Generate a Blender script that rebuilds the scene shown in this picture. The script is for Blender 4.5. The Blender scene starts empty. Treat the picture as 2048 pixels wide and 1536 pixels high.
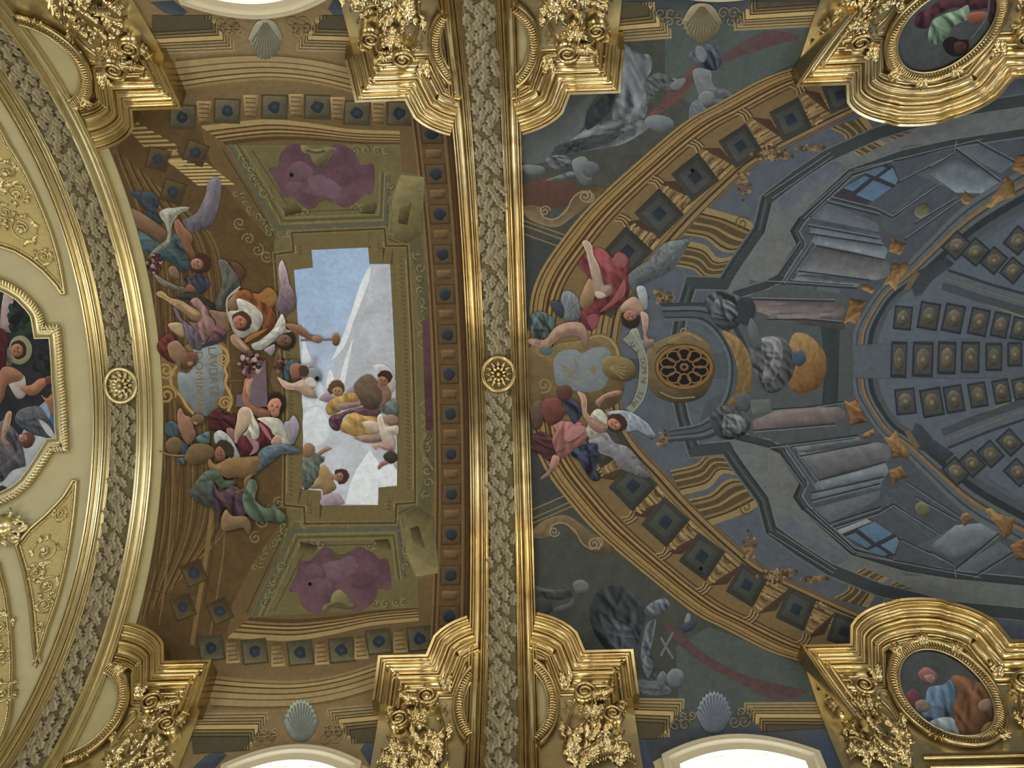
import bpy, bmesh, math, random
import numpy as np
from mathutils import Vector, Matrix
from mathutils.geometry import delaunay_2d_cdt

random.seed(7)
SC = bpy.context.scene
COL = bpy.context.collection

# ---------------------------------------------------------------- camera
H = 20.0                 # crown of the vault above the lens (m)
R = 7.3194528            # radius of the barrel vault
CAMZ = 1.6               # lens above the floor
YC = -0.9808082          # lens beside the nave axis
FPX = 1734.1036          # focal length in pixels of a 2048 px wide frame
ROT = np.array([[0.99940597, -0.03021307, -0.01657916],
                [0.03119429, 0.99755611, 0.06251977],
                [0.01464973, -0.0629998, 0.99790601]])
cam_data = bpy.data.cameras.new('camera')
cam = bpy.data.objects.new('camera', cam_data)
COL.objects.link(cam)
cam_data.sensor_fit = 'HORIZONTAL'
cam_data.sensor_width = 36.0
cam_data.lens = 36.0 * FPX / 2048.0
cam_data.clip_end = 200
right, down, fwd = ROT[:, 0], ROT[:, 1], ROT[:, 2]
mw = Matrix.Identity(4)
for i in range(3):
    mw[i][0], mw[i][1], mw[i][2] = right[i], -down[i], -fwd[i]
mw[0][3], mw[1][3], mw[2][3] = 0.0, YC, CAMZ
cam.matrix_world = mw
SC.camera = cam

# ---------------------------------------------------------------- world, lights, exposure
world = bpy.data.worlds.new('nave_light'); SC.world = world
world.use_nodes = True
bg = world.node_tree.nodes['Background']
bg.inputs['Color'].default_value = (1.0, 0.95, 0.84, 1)
bg.inputs['Strength'].default_value = 0.30
vs = SC.view_settings
vs.view_transform = 'Standard'; vs.look = 'None'; vs.gamma = 1.0; vs.exposure = 0.0
vs.use_curve_mapping = False

def area(name, loc, target, size, power, color):
    d = bpy.data.lights.new(name, 'AREA'); d.shape = 'RECTANGLE'
    d.size, d.size_y = size; d.energy = power; d.color = color
    o = bpy.data.objects.new(name, d); COL.objects.link(o)
    o.location = loc
    o.rotation_euler = (Vector(target) - Vector(loc)).to_track_quat('-Z', 'Y').to_euler()
    return o
# unseen fill lights added along both nave walls, one side cool, the other warm
NX = (-17.5, -13.2, -4.8, 3.6, 12.0, 17.5)
for x in NX:
    area('nave_side_fill', (x, -6.9, 6.5), (x, 2.5, 16.0), (1.5, 5.5), 500, (.86, .93, 1.0))
    area('nave_side_fill', (x, 6.9, 6.5), (x, -2.5, 16.0), (1.5, 5.5), 540, (1.0, .92, .76))
for x in (-9.0, -0.6, 7.8):  # unseen warm uplights added at cornice height for highlights on the gilding
    area('gilding_highlight_fill', (x, -6.3, 11.9), (x, 4.5, 19.5), (1.6, .3), 90, (1.0, .80, .48))
    area('gilding_highlight_fill', (x, 6.3, 11.9), (x, -4.5, 19.5), (1.6, .3), 60, (1.0, .84, .58))

# ---------------------------------------------------------------- the vault as a developable surface
ZC = CAMZ + H - R        # springing height
def W(X, s, h=0.0):
    """point at distance X along the nave, arc length s from the crown, h in front of the vault"""
    th = s / R; r = R - h
    return (X, r * math.sin(th), ZC + r * math.cos(th))
def Wn(XS, h):
    XS = np.asarray(XS, float); th = XS[:, 1] / R; r = R - np.asarray(h, float)
    return np.c_[XS[:, 0], r * np.sin(th), ZC + r * np.cos(th)]
def xsn(P, off=0.0):
    """where the sight line of each photo pixel meets the vault: (X, s)"""
    P = np.asarray(P, float)
    d = np.c_[(P[:, 0] - 1024) / FPX, (P[:, 1] - 768) / FPX, np.ones(len(P))] @ ROT.T
    r = R - off; zc = H - R
    A = d[:, 1] ** 2 + d[:, 2] ** 2; B = 2 * (YC * d[:, 1] - zc * d[:, 2]); C = YC ** 2 + zc ** 2 - r * r
    t = (-B + np.sqrt(np.maximum(B * B - 4 * A * C, 0))) / (2 * A)
    return np.c_[t * d[:, 0], R * np.arctan2(YC + t * d[:, 1], t * d[:, 2] - zc)]
def xs(x, y, off=0.0):
    return tuple(xsn([(x, y)], off)[0])
def frame(X, s):
    th = s / R
    return Vector((1, 0, 0)), Vector((0, math.cos(th), -math.sin(th))), Vector((0, -math.sin(th), -math.cos(th)))

# ---------------------------------------------------------------- materials
def lin(c):
    if isinstance(c, str):
        c = c.lstrip('#'); c = [int(c[i:i + 2], 16) for i in (0, 2, 4)]
    return np.array([((v / 255) / 12.92 if v <= 10 else (((v / 255) + .055) / 1.055) ** 2.4) for v in c])
MATS = {}
def mat(name, base=None, rough=.6, metal=0.0, spec=.3, n_scale=6.0, n_amp=.25, bump=0.0, b_scale=30.0, attr=None, emit=None, e_str=0, spots=None):
    if name in MATS: return MATS[name]
    m = bpy.data.materials.new(name); m.use_nodes = True
    nt = m.node_tree; N = nt.nodes; L = nt.links
    p = N['Principled BSDF']
    p.inputs['Roughness'].default_value = rough; p.inputs['Metallic'].default_value = metal
    p.inputs['Specular IOR Level'].default_value = spec
    geo = N.new('ShaderNodeNewGeometry')
    n1 = N.new('ShaderNodeTexNoise'); n1.inputs['Scale'].default_value = n_scale; n1.inputs['Detail'].default_value = 6; n1.inputs['Roughness'].default_value = .65
    L.new(geo.outputs['Position'], n1.inputs['Vector'])
    mr = N.new('ShaderNodeMapRange'); mr.inputs[1].default_value = .25; mr.inputs[2].default_value = .75
    mr.inputs[3].default_value = 1 - n_amp; mr.inputs[4].default_value = 1 + n_amp
    L.new(n1.outputs['Fac'], mr.inputs[0])
    mx = N.new('ShaderNodeMix'); mx.data_type = 'RGBA'; mx.blend_type = 'MULTIPLY'; mx.inputs[0].default_value = 1
    if attr:
        a = N.new('ShaderNodeAttribute'); a.attribute_name = attr; L.new(a.outputs['Color'], mx.inputs[6])
    else:
        b = lin(base); mx.inputs[6].default_value = (*b, 1)
    L.new(mr.outputs[0], mx.inputs[7])
    out = mx.outputs[2]
    if spots:
        n3 = N.new('ShaderNodeTexNoise'); n3.inputs['Scale'].default_value = spots[1]; n3.inputs['Detail'].default_value = 4
        L.new(geo.outputs['Position'], n3.inputs['Vector'])
        rp = N.new('ShaderNodeMapRange'); rp.inputs[1].default_value = .52; rp.inputs[2].default_value = .68
        L.new(n3.outputs['Fac'], rp.inputs[0])
        m2 = N.new('ShaderNodeMix'); m2.data_type = 'RGBA'; L.new(rp.outputs[0], m2.inputs[0]); L.new(out, m2.inputs[6])
        m2.inputs[7].default_value = (*lin(spots[0]), 1); out = m2.outputs[2]
    L.new(out, p.inputs['Base Color'])
    if bump:
        n2 = N.new('ShaderNodeTexNoise'); n2.inputs['Scale'].default_value = b_scale; n2.inputs['Detail'].default_value = 3
        L.new(geo.outputs['Position'], n2.inputs['Vector'])
        bp = N.new('ShaderNodeBump'); bp.inputs['Strength'].default_value = bump; bp.inputs['Distance'].default_value = .02
        L.new(n2.outputs['Fac'], bp.inputs['Height']); L.new(bp.outputs['Normal'], p.inputs['Normal'])
    if emit:
        p.inputs['Emission Color'].default_value = (*lin(emit), 1); p.inputs['Emission Strength'].default_value = e_str
    MATS[name] = m
    return m
GOLD = mat('gilding', 'c0ab7a', rough=.25, metal=.95, spec=.5, n_scale=3, n_amp=.16, bump=.03, b_scale=9, spots=('a38d5e', 1.6))
GOLD2 = mat('pale_gilding', 'cbbd90', rough=.29, metal=.9, spec=.5, n_scale=4, n_amp=.14, bump=.04, b_scale=20)
DGOLD = mat('gilding', 'c0ab7a', rough=.25, metal=.95, spec=.5, n_scale=3, n_amp=.16, bump=.03, b_scale=9, spots=('a38d5e', 1.6))
CREAM = mat('cream_plaster', 'aca480', rough=.75, n_scale=2, n_amp=.07)
CREAM2 = mat('ochre_cream_plaster', 'a0976e', rough=.75, n_scale=2, n_amp=.10)
LEAFM = mat('grisaille_leaf', attr='Col', rough=.6, n_scale=8, n_amp=.2)
LEAFBG = mat('olive_leaf_ground', '5f5539', rough=.75, n_scale=9, n_amp=.3)
PAINT = mat('fresco_pigment', attr='Col', rough=.85, spec=.12, n_scale=9, n_amp=.16)
PLAIN = mat('bare_plaster', 'b5ad86', rough=.8, n_scale=3, n_amp=.06)
WHITE = mat('white_stucco', 'f1efe6', rough=.8, n_scale=3, n_amp=.03)
BLACK = mat('vent_hole', '0b0a09', rough=1, n_amp=.05)

# ---------------------------------------------------------------- object helpers
def obj(name, verts, faces, m, parent=None, smooth=False, cols=None, mesh=None):
    me = mesh or bpy.data.meshes.new(name)
    if mesh is None:
        me.from_pydata([tuple(v) for v in verts], [], [tuple(f) for f in faces])
        if cols is not None:
            a = me.color_attributes.new('Col', 'FLOAT_COLOR', 'POINT')
            c = np.ones((len(verts), 4), np.float32); c[:, :3] = np.asarray(cols)
            a.data.foreach_set('color', c.ravel())
        if smooth: me.polygons.foreach_set('use_smooth', [True] * len(me.polygons))
        me.materials.append(m); me.update()
    o = bpy.data.objects.new(name, me); COL.objects.link(o)
    if parent: o.parent = parent
    return o
def empty(name, loc, parent=None):
    o = bpy.data.objects.new(name, None); COL.objects.link(o)
    o.empty_display_size = .2
    if parent is None: o.location = loc
    else: o.parent = parent
    return o
INV = {}
def thing(name, loc, label, cat, group=None, kind=None):
    """Empty at the thing's base; its parts are given in world coordinates and shifted back by its inverse"""
    o = empty(name, (0, 0, 0))
    if label: o['label'] = label
    if cat: o['category'] = cat
    if group: o['group'] = group
    if kind: o['kind'] = kind
    return o
def tag(o, label=None, cat=None, group=None, kind=None):
    if label: o['label'] = label
    if cat: o['category'] = cat
    if group: o['group'] = group
    if kind: o['kind'] = kind
    return o

# ---------------------------------------------------------------- 2D helpers on the unrolled vault
def dens(pts, step, closed=False):
    P = [np.array(p, float) for p in pts]; out = []
    n = len(P)
    for i in range(n if closed else n - 1):
        a, b = P[i], P[(i + 1) % n]; k = max(1, int(math.ceil(np.linalg.norm(b - a) / step)))
        for j in range(k): out.append(a + (b - a) * j / k)
    if not closed: out.append(P[-1])
    return np.array(out)
def spline(pts, step, closed=False):
    """Catmull-Rom through pts, resampled"""
    P = [np.array(p, float) for p in pts]; n = len(P); out = []
    if n < 3: return dens(pts, step, closed)
    for i in range(n if closed else n - 1):
        p1, p2 = P[i], P[(i + 1) % n]
        p0 = P[i - 1] if (closed or i > 0) else 2 * p1 - p2
        p3 = P[(i + 2) % n] if (closed or i + 2 < n) else 2 * p2 - p1
        k = max(2, int(math.ceil(np.linalg.norm(p2 - p1) / step)))
        for j in range(k):
            t = j / k
            out.append(.5 * (2 * p1 + (p2 - p0) * t + (2 * p0 - 5 * p1 + 4 * p2 - p3) * t * t + (3 * p1 - p0 - 3 * p2 + p3) * t ** 3))
    if not closed: out.append(P[-1])
    return np.array(out)
def normals(P, closed=False):
    """mitred left normals of a polyline"""
    P = np.asarray(P, float); n = len(P); N = np.zeros_like(P)
    for i in range(n):
        a = P[i - 1] if (closed or i > 0) else None
        b = P[(i + 1) % n] if (closed or i < n - 1) else None
        d1 = (P[i] - a) if a is not None else (b - P[i]); d2 = (b - P[i]) if b is not None else d1
        d1 = d1 / (np.linalg.norm(d1) + 1e-9); d2 = d2 / (np.linalg.norm(d2) + 1e-9)
        n1 = np.array([-d1[1], d1[0]]); n2 = np.array([-d2[1], d2[0]])
        m = n1 + n2; l = np.linalg.norm(m)
        if l < 1e-6: N[i] = n1
        else:
            m /= l; c = max(.35, float(m @ n1)); N[i] = m / c
    return N
def sweep(path, prof, closed=False, hoff=0.0, flip=False, hscale=None, cap=False):
    """sweep a profile [(w, h) segments] along a path on the unrolled vault; returns verts, faces"""
    P = np.asarray(path, float); N = normals(P, closed) * (-1 if flip else 1)
    n = len(P); V = []; F = []
    for seg in prof:
        b = len(V); k = len(seg)
        for i in range(n):
            hs = 1 if hscale is None else hscale[i]
            for (w, h) in seg:
                q = P[i] + N[i] * w
                V.append(W(q[0], q[1], h * hs + hoff))
        for i in range(n if closed else n - 1):
            j = (i + 1) % n
            for a in range(k - 1):
                F.append((b + i * k + a, b + i * k + a + 1, b + j * k + a + 1, b + j * k + a))
    if cap:
        flat = [p for seg in prof for p in seg]
        for i in (0, n - 1):
            b = len(V)
            for (w, h) in flat:
                q = P[i] + N[i] * w; V.append(W(q[0], q[1], h + hoff))
            F.append(tuple(range(b, b + len(flat))))
    return V, F
def arcseg(w0, h0, w1, h1, bulge, n=6):
    """a rounded moulding between two profile points"""
    out = []
    for i in range(n + 1):
        t = i / n; w = w0 + (w1 - w0) * t; h = h0 + (h1 - h0) * t + bulge * math.sin(math.pi * t)
        out.append((w, h))
    return out
def tube(path, rad, h, seg=8, flat=1.0, taper=False, closed=False):
    P = np.asarray(path, float); n = len(P); N = normals(P, closed); N /= (np.linalg.norm(N, axis=1)[:, None] + 1e-9)
    V = []; F = []
    hh = np.full(n, h) if np.isscalar(h) else np.asarray(h)
    for i in range(n):
        r = rad if np.isscalar(rad) else rad[i]
        for a in range(seg):
            c, s_ = math.cos(2 * math.pi * a / seg), math.sin(2 * math.pi * a / seg)
            q = P[i] + N[i] * r * c
            V.append(W(q[0], q[1], hh[i] + r * flat * s_))
    for i in range(n if closed else n - 1):
        j = (i + 1) % n
        for a in range(seg):
            b = (a + 1) % seg
            F.append((i * seg + a, i * seg + b, j * seg + b, j * seg + a))
    if not closed:
        F.append(tuple(range(seg))); F.append(tuple((n - 1) * seg + a for a in range(seg))[::-1])
    return V, F
def plate(outline, h, thick, holes=None):
    """flat slab of an outline on the vault"""
    P = np.asarray(outline, float)
    V2, F2 = cdt(P, .22)
    V = [W(x, y, h) for x, y in V2]; F = [tuple(f) for f in F2]
    b = len(V); n = len(P)
    V += [W(x, y, h) for x, y in P] + [W(x, y, h - thick) for x, y in P]
    F += [(b + i, b + (i + 1) % n, b + n + (i + 1) % n, b + n + i) for i in range(n)]
    return V, F
def inside(P, Q):
    x, y = Q[:, 0], Q[:, 1]; c = np.zeros(len(Q), bool); n = len(P); j = n - 1
    for i in range(n):
        xi, yi = P[i]; xj, yj = P[j]
        m = ((yi > y) != (yj > y)) & (x < (xj - xi) * (y - yi) / ((yj - yi) + 1e-12) + xi)
        c ^= m; j = i
    return c
def segdist(P, Q):
    """distance of points Q to closed outline P and the vector to the nearest point"""
    A = P; B = np.roll(P, -1, 0); d = B - A; L2 = (d * d).sum(1) + 1e-12
    t = ((Q[:, None, :] - A[None]) * d[None]).sum(2) / L2[None]; t = np.clip(t, 0, 1)
    C = A[None] + d[None] * t[:, :, None]; v = C - Q[:, None, :]; D = np.sqrt((v * v).sum(2)); k = D.argmin(1)
    r = np.arange(len(Q)); return D[r, k], v[r, k]
def cdt(P, g):
    """triangulate outline P with interior points about every g"""
    P = np.asarray(P, float); lo = P.min(0); hi = P.max(0)
    gx = np.arange(lo[0] + g * .5, hi[0], g); gy = np.arange(lo[1] + g * .5, hi[1], g)
    Q = np.zeros((0, 2))
    if len(gx) and len(gy):
        Q = np.array([(x + (g * .5 if k % 2 else 0), y) for k, y in enumerate(gy) for x in gx])
        Q = Q[inside(P, Q)]
        if len(Q):
            D, _ = segdist(P, Q); Q = Q[D > g * .35]
    n = len(P)
    vs_ = [Vector(p) for p in P] + [Vector(q) for q in Q]
    v, e, f, *_ = delaunay_2d_cdt(vs_, [], [list(range(n))], 1, 1e-5)
    return [(a.x, a.y) for a in v], [tuple(t) for t in f]
# ================================================================ STRUCTURE
PIERS = (-9.0, -0.58, 7.82, 16.2)
RIBS = (-9.35, -0.645)
WINS = [(-4.48, 1.28), (3.66, 1.42)]            # centre X, half width of the lunette windows
WTOP = 8.42
def s_top(X):
    for c, hw in WINS + [(12.1, 1.4)]:
        u = (X - c) / hw
        if abs(u) < 1: return WTOP + .42 * u * u
    return None
# the barrel vault, open where the lunette windows cut into it
def build_vault():
    cols = set(np.round(np.arange(-17, 19.01, .5), 3))
    for c, hw in WINS + [(12.1, 1.4)]:
        for u in np.linspace(-1, 1, 15): cols.add(round(c + hw * u * .99999, 4))
    cols = sorted(cols); V = []; F = []
    rows = 170; smax = 11.4
    for a, b in zip(cols[:-1], cols[1:]):
        mid = s_top((a + b) / 2)
        base = len(V)
        for X in (a, b):
            lim = smax if mid is None else (s_top(X) or WTOP + .42)
            for k in range(rows + 1):
                V.append(W(X, -lim + 2 * lim * k / rows, 0))
        for k in range(rows):
            F.append((base + k, base + k + 1, base + rows + 1 + k + 1, base + rows + 1 + k))
    return V, F
v, f = build_vault()
ceiling = tag(obj('ceiling', v, f, CREAM), 'cream barrel vault of the nave that carries frescoes and gilding', kind='structure')

# the nave below: marble walls and pale floor (out of the frame, but the gilding mirrors them)
WALL = mat('dark_marble', '4c3d32', rough=.35, n_scale=1.5, n_amp=.3)
FLOORM = mat('stone_floor', '746a5c', rough=.5, n_scale=1.0, n_amp=.15)
for sg, nm in ((-1, 'wall_left'), (1, 'wall_right')):
    y = sg * 7.32
    tag(obj(nm, [(-17, y, 0), (19, y, 0), (19, y, ZC + .3), (-17, y, ZC + .3)], [(0, 1, 2, 3)], WALL), 'dark marble nave wall below the vault', kind='structure')
tag(obj('floor', [(-17, -7.4, 0), (19, -7.4, 0), (19, 7.4, 0), (-17, 7.4, 0)], [(0, 1, 2, 3)], FLOORM), 'pale stone floor of the nave', kind='structure')

# lunette windows: splayed white soffit, cream frame, bright panes
def build_window(n, c, hw, sg, label):
    root = tag(empty('window_%d' % n, (0, 0, 0)), label, kind='structure')
    us = np.linspace(-1, 1, 25)
    edge = [(c + hw * u, WTOP + .42 * u * u) for u in us]
    full = [(c - hw, 11.2)] + edge + [(c + hw, 11.2)]
    full = dens(full, .25)
    V = []; F = []
    depth = 2.2
    for (X, s) in full:
        p = W(X, sg * s, 0)
        k = 1 + .10 * 0
        V.append(p); V.append((c + (X - c) * .86, p[1] + sg * depth, p[2] + .25))
    for i in range(len(full) - 1): F.append((2 * i, 2 * i + 2, 2 * i + 3, 2 * i + 1))
    obj('soffit', V, F, WHITE, root, smooth=True)
    # panes at the outer end
    yo = sg * (R * math.sin(WTOP / R) + depth - .1); zt = ZC + R * math.cos(WTOP / R) + .15
    for i in range(3):
        x0 = c - hw * .84 + i * hw * .56; x1 = x0 + hw * .53
        obj('pane', [(x0, yo, zt - 3), (x1, yo, zt - 3), (x1, yo, zt), (x0, yo, zt)], [(0, 1, 2, 3)], PANE, root)
        obj('mullion', *tube_w([(x0 - .02, yo, zt - 3), (x0 - .02, yo, zt)], .04), MULL, root)
    # frame on the vault
    fr = dens([(X, sg * s) for X, s in full], .12)
    pr = [[(0, -.05), (0, .10)], [(0, .10), (.07, .10)], arcseg(.07, .10, .16, .05, .03), [(.16, .05), (.30, .04)], [(.30, .04), (.30, -.02)]]
    obj('frame', *sweep(fr, pr, flip=(sg < 0)), FRAME, root, smooth=False)
    # stucco cartouche on the soffit
    def sp(a, b):   # a across, b outward on the soffit
        s = WTOP + .42 * a * a; p = W(c + hw * a, sg * s, 0)
        return (c + hw * a * (1 - .14 * b / depth), p[1] + sg * b, p[2] + .25 * b / depth - .02)
    for pts in ([(-.45, .10), (-.4, .3), (-.2, .38), (-.12, .25), (0, .2), (.12, .25), (.2, .38), (.4, .3), (.45, .10)],
                [(-.8, .05), (-.75, .25), (-.6, .35), (-.55, .6)], [(.8, .05), (.75, .25), (.6, .35), (.55, .6)], [(-.35, .45), (0, .5), (.35, .45)]):
        q = spline(pts, .05)
        obj('stucco_scroll', *tube_w([sp(a, b) for a, b in q], .022), STUC, root, smooth=True)
    return root
def tube_w(pts, r, seg=6):
    P = [Vector(p) for p in pts]; V = []; F = []; n = len(P)
    for i in range(n):
        d = (P[min(i + 1, n - 1)] - P[max(i - 1, 0)]).normalized()
        a = d.orthogonal().normalized(); b = d.cross(a)
        for k in range(seg):
            t = 2 * math.pi * k / seg
            V.append(P[i] + a * r * math.cos(t) + b * r * math.sin(t))
    for i in range(n - 1):
        for k in range(seg):
            F.append((i * seg + k, i * seg + (k + 1) % seg, (i + 1) * seg + (k + 1) % seg, (i + 1) * seg + k))
    return V, F
PANE = mat('daylit_glass', 'ffffff', rough=.1, emit='f2f6ff', e_str=5.0, n_amp=.01)
MULL = mat('window_lead', '55504a', rough=.6)
FRAME = mat('window_frame_plaster', 'b7ad90', rough=.7, n_amp=.06)
STUC = mat('stucco_ornament', 'd9cfae', rough=.7, n_amp=.1)
build_window(1, *WINS[0], 1, 'bright lunette window below the painted shell, lower edge left of the arch')
build_window(2, *WINS[1], 1, 'brightest lunette window with white soffit, lower edge right of the arch')
build_window(3, *WINS[0], -1, 'bright lunette window at the upper edge, left of the arch')
build_window(4, *WINS[1], -1, 'lunette window beyond the upper edge right of the arch')
for (c, hw) in WINS + [(12.1, 1.4)]:
    for sg, pw, colr in ((1, 260, (.62, .74, 1.0)), (-1, 60, (1.0, .95, .85))):
        y = sg * (R * math.sin(WTOP / R) + 1.5)
        area('window_daylight', (c, y, ZC + 1.2), (c, y - sg * 6, ZC + 2.6), (hw * 1.5, 2.2), pw, colr)

# ---------------------------------------------------------------- transverse arches
def roll(w0, w1, h, b): return arcseg(w0, h, w1, h, b, 6)
ARCH_P = [[(0, -.02), (0, .16)], [(0, .16), (.03, .16)], [(.03, .16), (.033, .12)], roll(.033, .105, .12, .05), [(.105, .12), (.108, .09)], [(.108, .09), (.13, .09)], [(.13, .09), (.133, .12)], [(.133, .12), (.15, .12)],
          arcseg(.15, .11, .245, .19, -.035), [(.245, .19), (.248, .21)], [(.248, .21), (.275, .21)], [(.275, .21), (.278, .16)], roll(.278, .335, .16, .04), [(.335, .16), (.338, .12)], [(.338, .12), (.365, .12)], arcseg(.365, .11, .41, .08, .02), [(.41, .08), (.41, .04)]]
def leaf_mesh(name, L=1.0, wd=.62, lobes=3, dome=.16, curl=.25):
    """a lobed acanthus leaf lying in x (length) and y, domed in z"""
    V = []; F = []; n = 4 * lobes
    for i in range(n + 1):
        t = i / n
        env = wd * .5 * math.sin(math.pi * min(1, t * .92 + .08)) ** .7 * (1 - .25 * t)
        lob = .78 + .22 * math.cos(2 * math.pi * lobes * t)
        y = env * lob; z = dome * math.sin(math.pi * t) + curl * t * t * .5
        V += [(t * L, -y, z - .10), (t * L, -y * .45, z), (t * L, 0, z - .045), (t * L, y * .45, z), (t * L, y, z - .10)]
    for i in range(n):
        for k in range(4):
            a = i * 5 + k; F.append((a, a + 5, a + 6, a + 1))
    me = bpy.data.meshes.new(name); me.from_pydata(V, [], F); me.polygons.foreach_set('use_smooth', [True] * len(F)); me.update()
    a_ = me.color_attributes.new('Col', 'FLOAT_COLOR', 'POINT')
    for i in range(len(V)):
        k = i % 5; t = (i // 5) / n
        c_ = lin({0: '3d3523', 4: '463d28', 2: '6a6046'}.get(k, '9a9072' if k == 1 else '857b5e')) * (1.0 if t < .85 else .8)  # relief shading put into the colour: dark edges and tip, one half lighter
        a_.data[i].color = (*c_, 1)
    return me
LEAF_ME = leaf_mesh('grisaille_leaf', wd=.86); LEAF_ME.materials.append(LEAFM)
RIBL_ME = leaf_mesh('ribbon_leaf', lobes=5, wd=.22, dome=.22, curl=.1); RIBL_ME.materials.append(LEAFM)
def put(me, name, X, s, h, ang, scale, parent, zs=None):
    o = bpy.data.objects.new(name, me); COL.objects.link(o); o.parent = parent
    ex, es, en = frame(X, s); c, q = math.cos(ang), math.sin(ang)
    a = ex * c + es * q; b = en.cross(a)
    sc = scale if hasattr(scale, '__len__') else (scale, scale, scale)
    M = Matrix(((a.x * sc[0], b.x * sc[1], en.x * sc[2], 0), (a.y * sc[0], b.y * sc[1], en.y * sc[2], 0), (a.z * sc[0], b.z * sc[1], en.z * sc[2], 0), (0, 0, 0, 1)))
    p = W(X, s, h); M[0][3], M[1][3], M[2][3] = p
    o.matrix_basis = M
    return o
def build_arch(n, X0, label, cream):
    root = tag(empty('trim_%d' % n, (0, 0, 0)), label, kind='structure')
    ss = np.linspace(-10.8, 10.8, 181)
    line = np.array([(X0, s) for s in ss])
    # slab that carries the leaf garland
    hw = .29
    V = []; F = []
    prof = [[(-hw, .06), (-hw * .5, .075), (0, .08), (hw * .5, .075), (hw, .06)]]
    obj('garland_ground', *sweep(line, prof), LEAFBG, root, smooth=True)
    for sg in (-1, 1):
        o = sweep(line + np.array([sg * .69, 0]), ARCH_P, flip=(sg < 0))
        obj('gilded_moulding', *o, GOLD2 if cream else GOLD, root, smooth=True)
    if cream:
        for e0, e1 in ((.69, .90),):
            obj('cream_margin', *sweep(line, [[(-e1, .0), (-e1, .05)], [(-e1, .05), (-e0, .05)]]), CREAM2, root)
    # scale-like garland of leaves wound with slanting ribbon leaves
    rnd = random.Random(n)
    for sg in (-1, 1):
        s = .55; k = 0
        while s < 9.3:
            rib = (k % 6 == 5)
            if rib:
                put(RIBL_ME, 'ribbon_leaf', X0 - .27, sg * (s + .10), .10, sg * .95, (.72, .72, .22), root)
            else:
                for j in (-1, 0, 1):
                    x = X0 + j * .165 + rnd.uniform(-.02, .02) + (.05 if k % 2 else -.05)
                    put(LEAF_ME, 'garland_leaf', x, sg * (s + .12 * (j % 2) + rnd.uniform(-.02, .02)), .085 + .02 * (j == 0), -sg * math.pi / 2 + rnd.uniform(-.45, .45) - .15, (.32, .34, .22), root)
            s += .175; k += 1
    return root
build_arch(1, RIBS[0], 'transverse arch of gold mouldings and an olive leaf garland beside the cream vault', True)
build_arch(2, RIBS[1], 'straight transverse arch of gold mouldings and leaf garland between the two frescoes', False)
# ================================================================ GILDED RELIEF
def merge(*parts):
    V = []; F = []
    for v, f in parts:
        b = len(V); V += list(v); F += [tuple(i + b for i in t) for t in f]
    return V, F
HOOD = [[(-.02, -.05), (-.02, .48)], [(-.02, .48), (.035, .48)], [(.035, .48), (.04, .445)], arcseg(.04, .445, .095, .44, .028), [(.095, .44), (.10, .41)], [(.10, .41), (.13, .41)], [(.13, .41), (.135, .375)],
        arcseg(.135, .375, .205, .36, -.025), arcseg(.205, .36, .27, .31, .02), [(.27, .31), (.275, .285)], [(.275, .285), (.305, .285)], [(.305, .285), (.31, .25)], arcseg(.31, .25, .43, .245, .06, 8), [(.43, .245), (.435, .215)],
        [(.435, .215), (.465, .215)], arcseg(.465, .205, .57, .145, -.035), [(.57, .145), (.575, .165)], [(.575, .165), (.60, .165)], [(.60, .165), (.605, .13)], arcseg(.605, .13, .665, .125, .03), [(.665, .125), (.67, .10)], [(.67, .10), (.70, .10)],
        arcseg(.70, .09, .78, .06, .02), [(.78, .06), (.78, .0)]]
def arc_pts(cx, cy, rx, ry, a0, a1, n):
    return [(cx + rx * math.cos(a0 + (a1 - a0) * i / n), cy + ry * math.sin(a0 + (a1 - a0) * i / n)) for i in range(n + 1)]
def hood_path(c, sg):
    """cornice that runs in from both sides and arches over the medallion (top at s = 5.7)"""
    so = 6.70
    L = [(c - 2.52, 7.75) if c < 5 else (c - 2.05, 8.4), (c - 2.52, so), (c - 1.57, so)]
    top = []
    for i in range(1, 24):
        t = i / 24; u = -1.57 + 3.14 * t
        top.append((c + u, so - 1.02 * math.sin(math.acos(max(-1, min(1, u / 1.57)))) ** .9))
    Rr = [(c + 1.57, so), (c + 2.52, so), (c + 2.52, 7.75) if c < 5 else (c + 2.05, 8.4)]
    pts = [(x, sg * s) for x, s in L + top + Rr]
    return pts
def leafshape(b, t, wd, h0, h1, bend=0.0, lobes=4, dome=.07):
    """acanthus leaf from base b to tip t (unrolled coords), rising from h0 to h1, side-bent"""
    b = np.array(b, float); t = np.array(t, float); d = t - b; L = np.linalg.norm(d); d /= L; nn = np.array([-d[1], d[0]])
    V = []; F = []; n = 4 * lobes
    for i in range(n + 1):
        q = i / n
        ctr = b + d * L * q + nn * bend * L * math.sin(math.pi * q)
        env = wd * (math.sin(math.pi * min(1, q * .9 + .1)) ** .65) * (1 - .2 * q) * (.74 + .26 * math.cos(2 * math.pi * lobes * q))
        h = h0 + (h1 - h0) * q ** 1.5 + dome * math.sin(math.pi * q)
        for k, dz in ((-1, -.05), (-.5, .02), (0, -.02), (.5, .02), (1, -.05)):
            p = ctr + nn * env * k; V.append(W(p[0], p[1], h + dz))
    for i in range(n):
        for k in range(4): a = i * 5 + k; F.append((a, a + 1, a + 6, a + 5))
    return V, F
def spiral(cx, cy, r0, turns, a0, sgn, n=44):
    out = []
    for i in range(n + 1):
        t = i / n; r = r0 * (1 - .86 * t); a = a0 + sgn * turns * 2 * math.pi * t
        out.append((cx + r * math.cos(a), cy + r * math.sin(a)))
    return out
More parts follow.
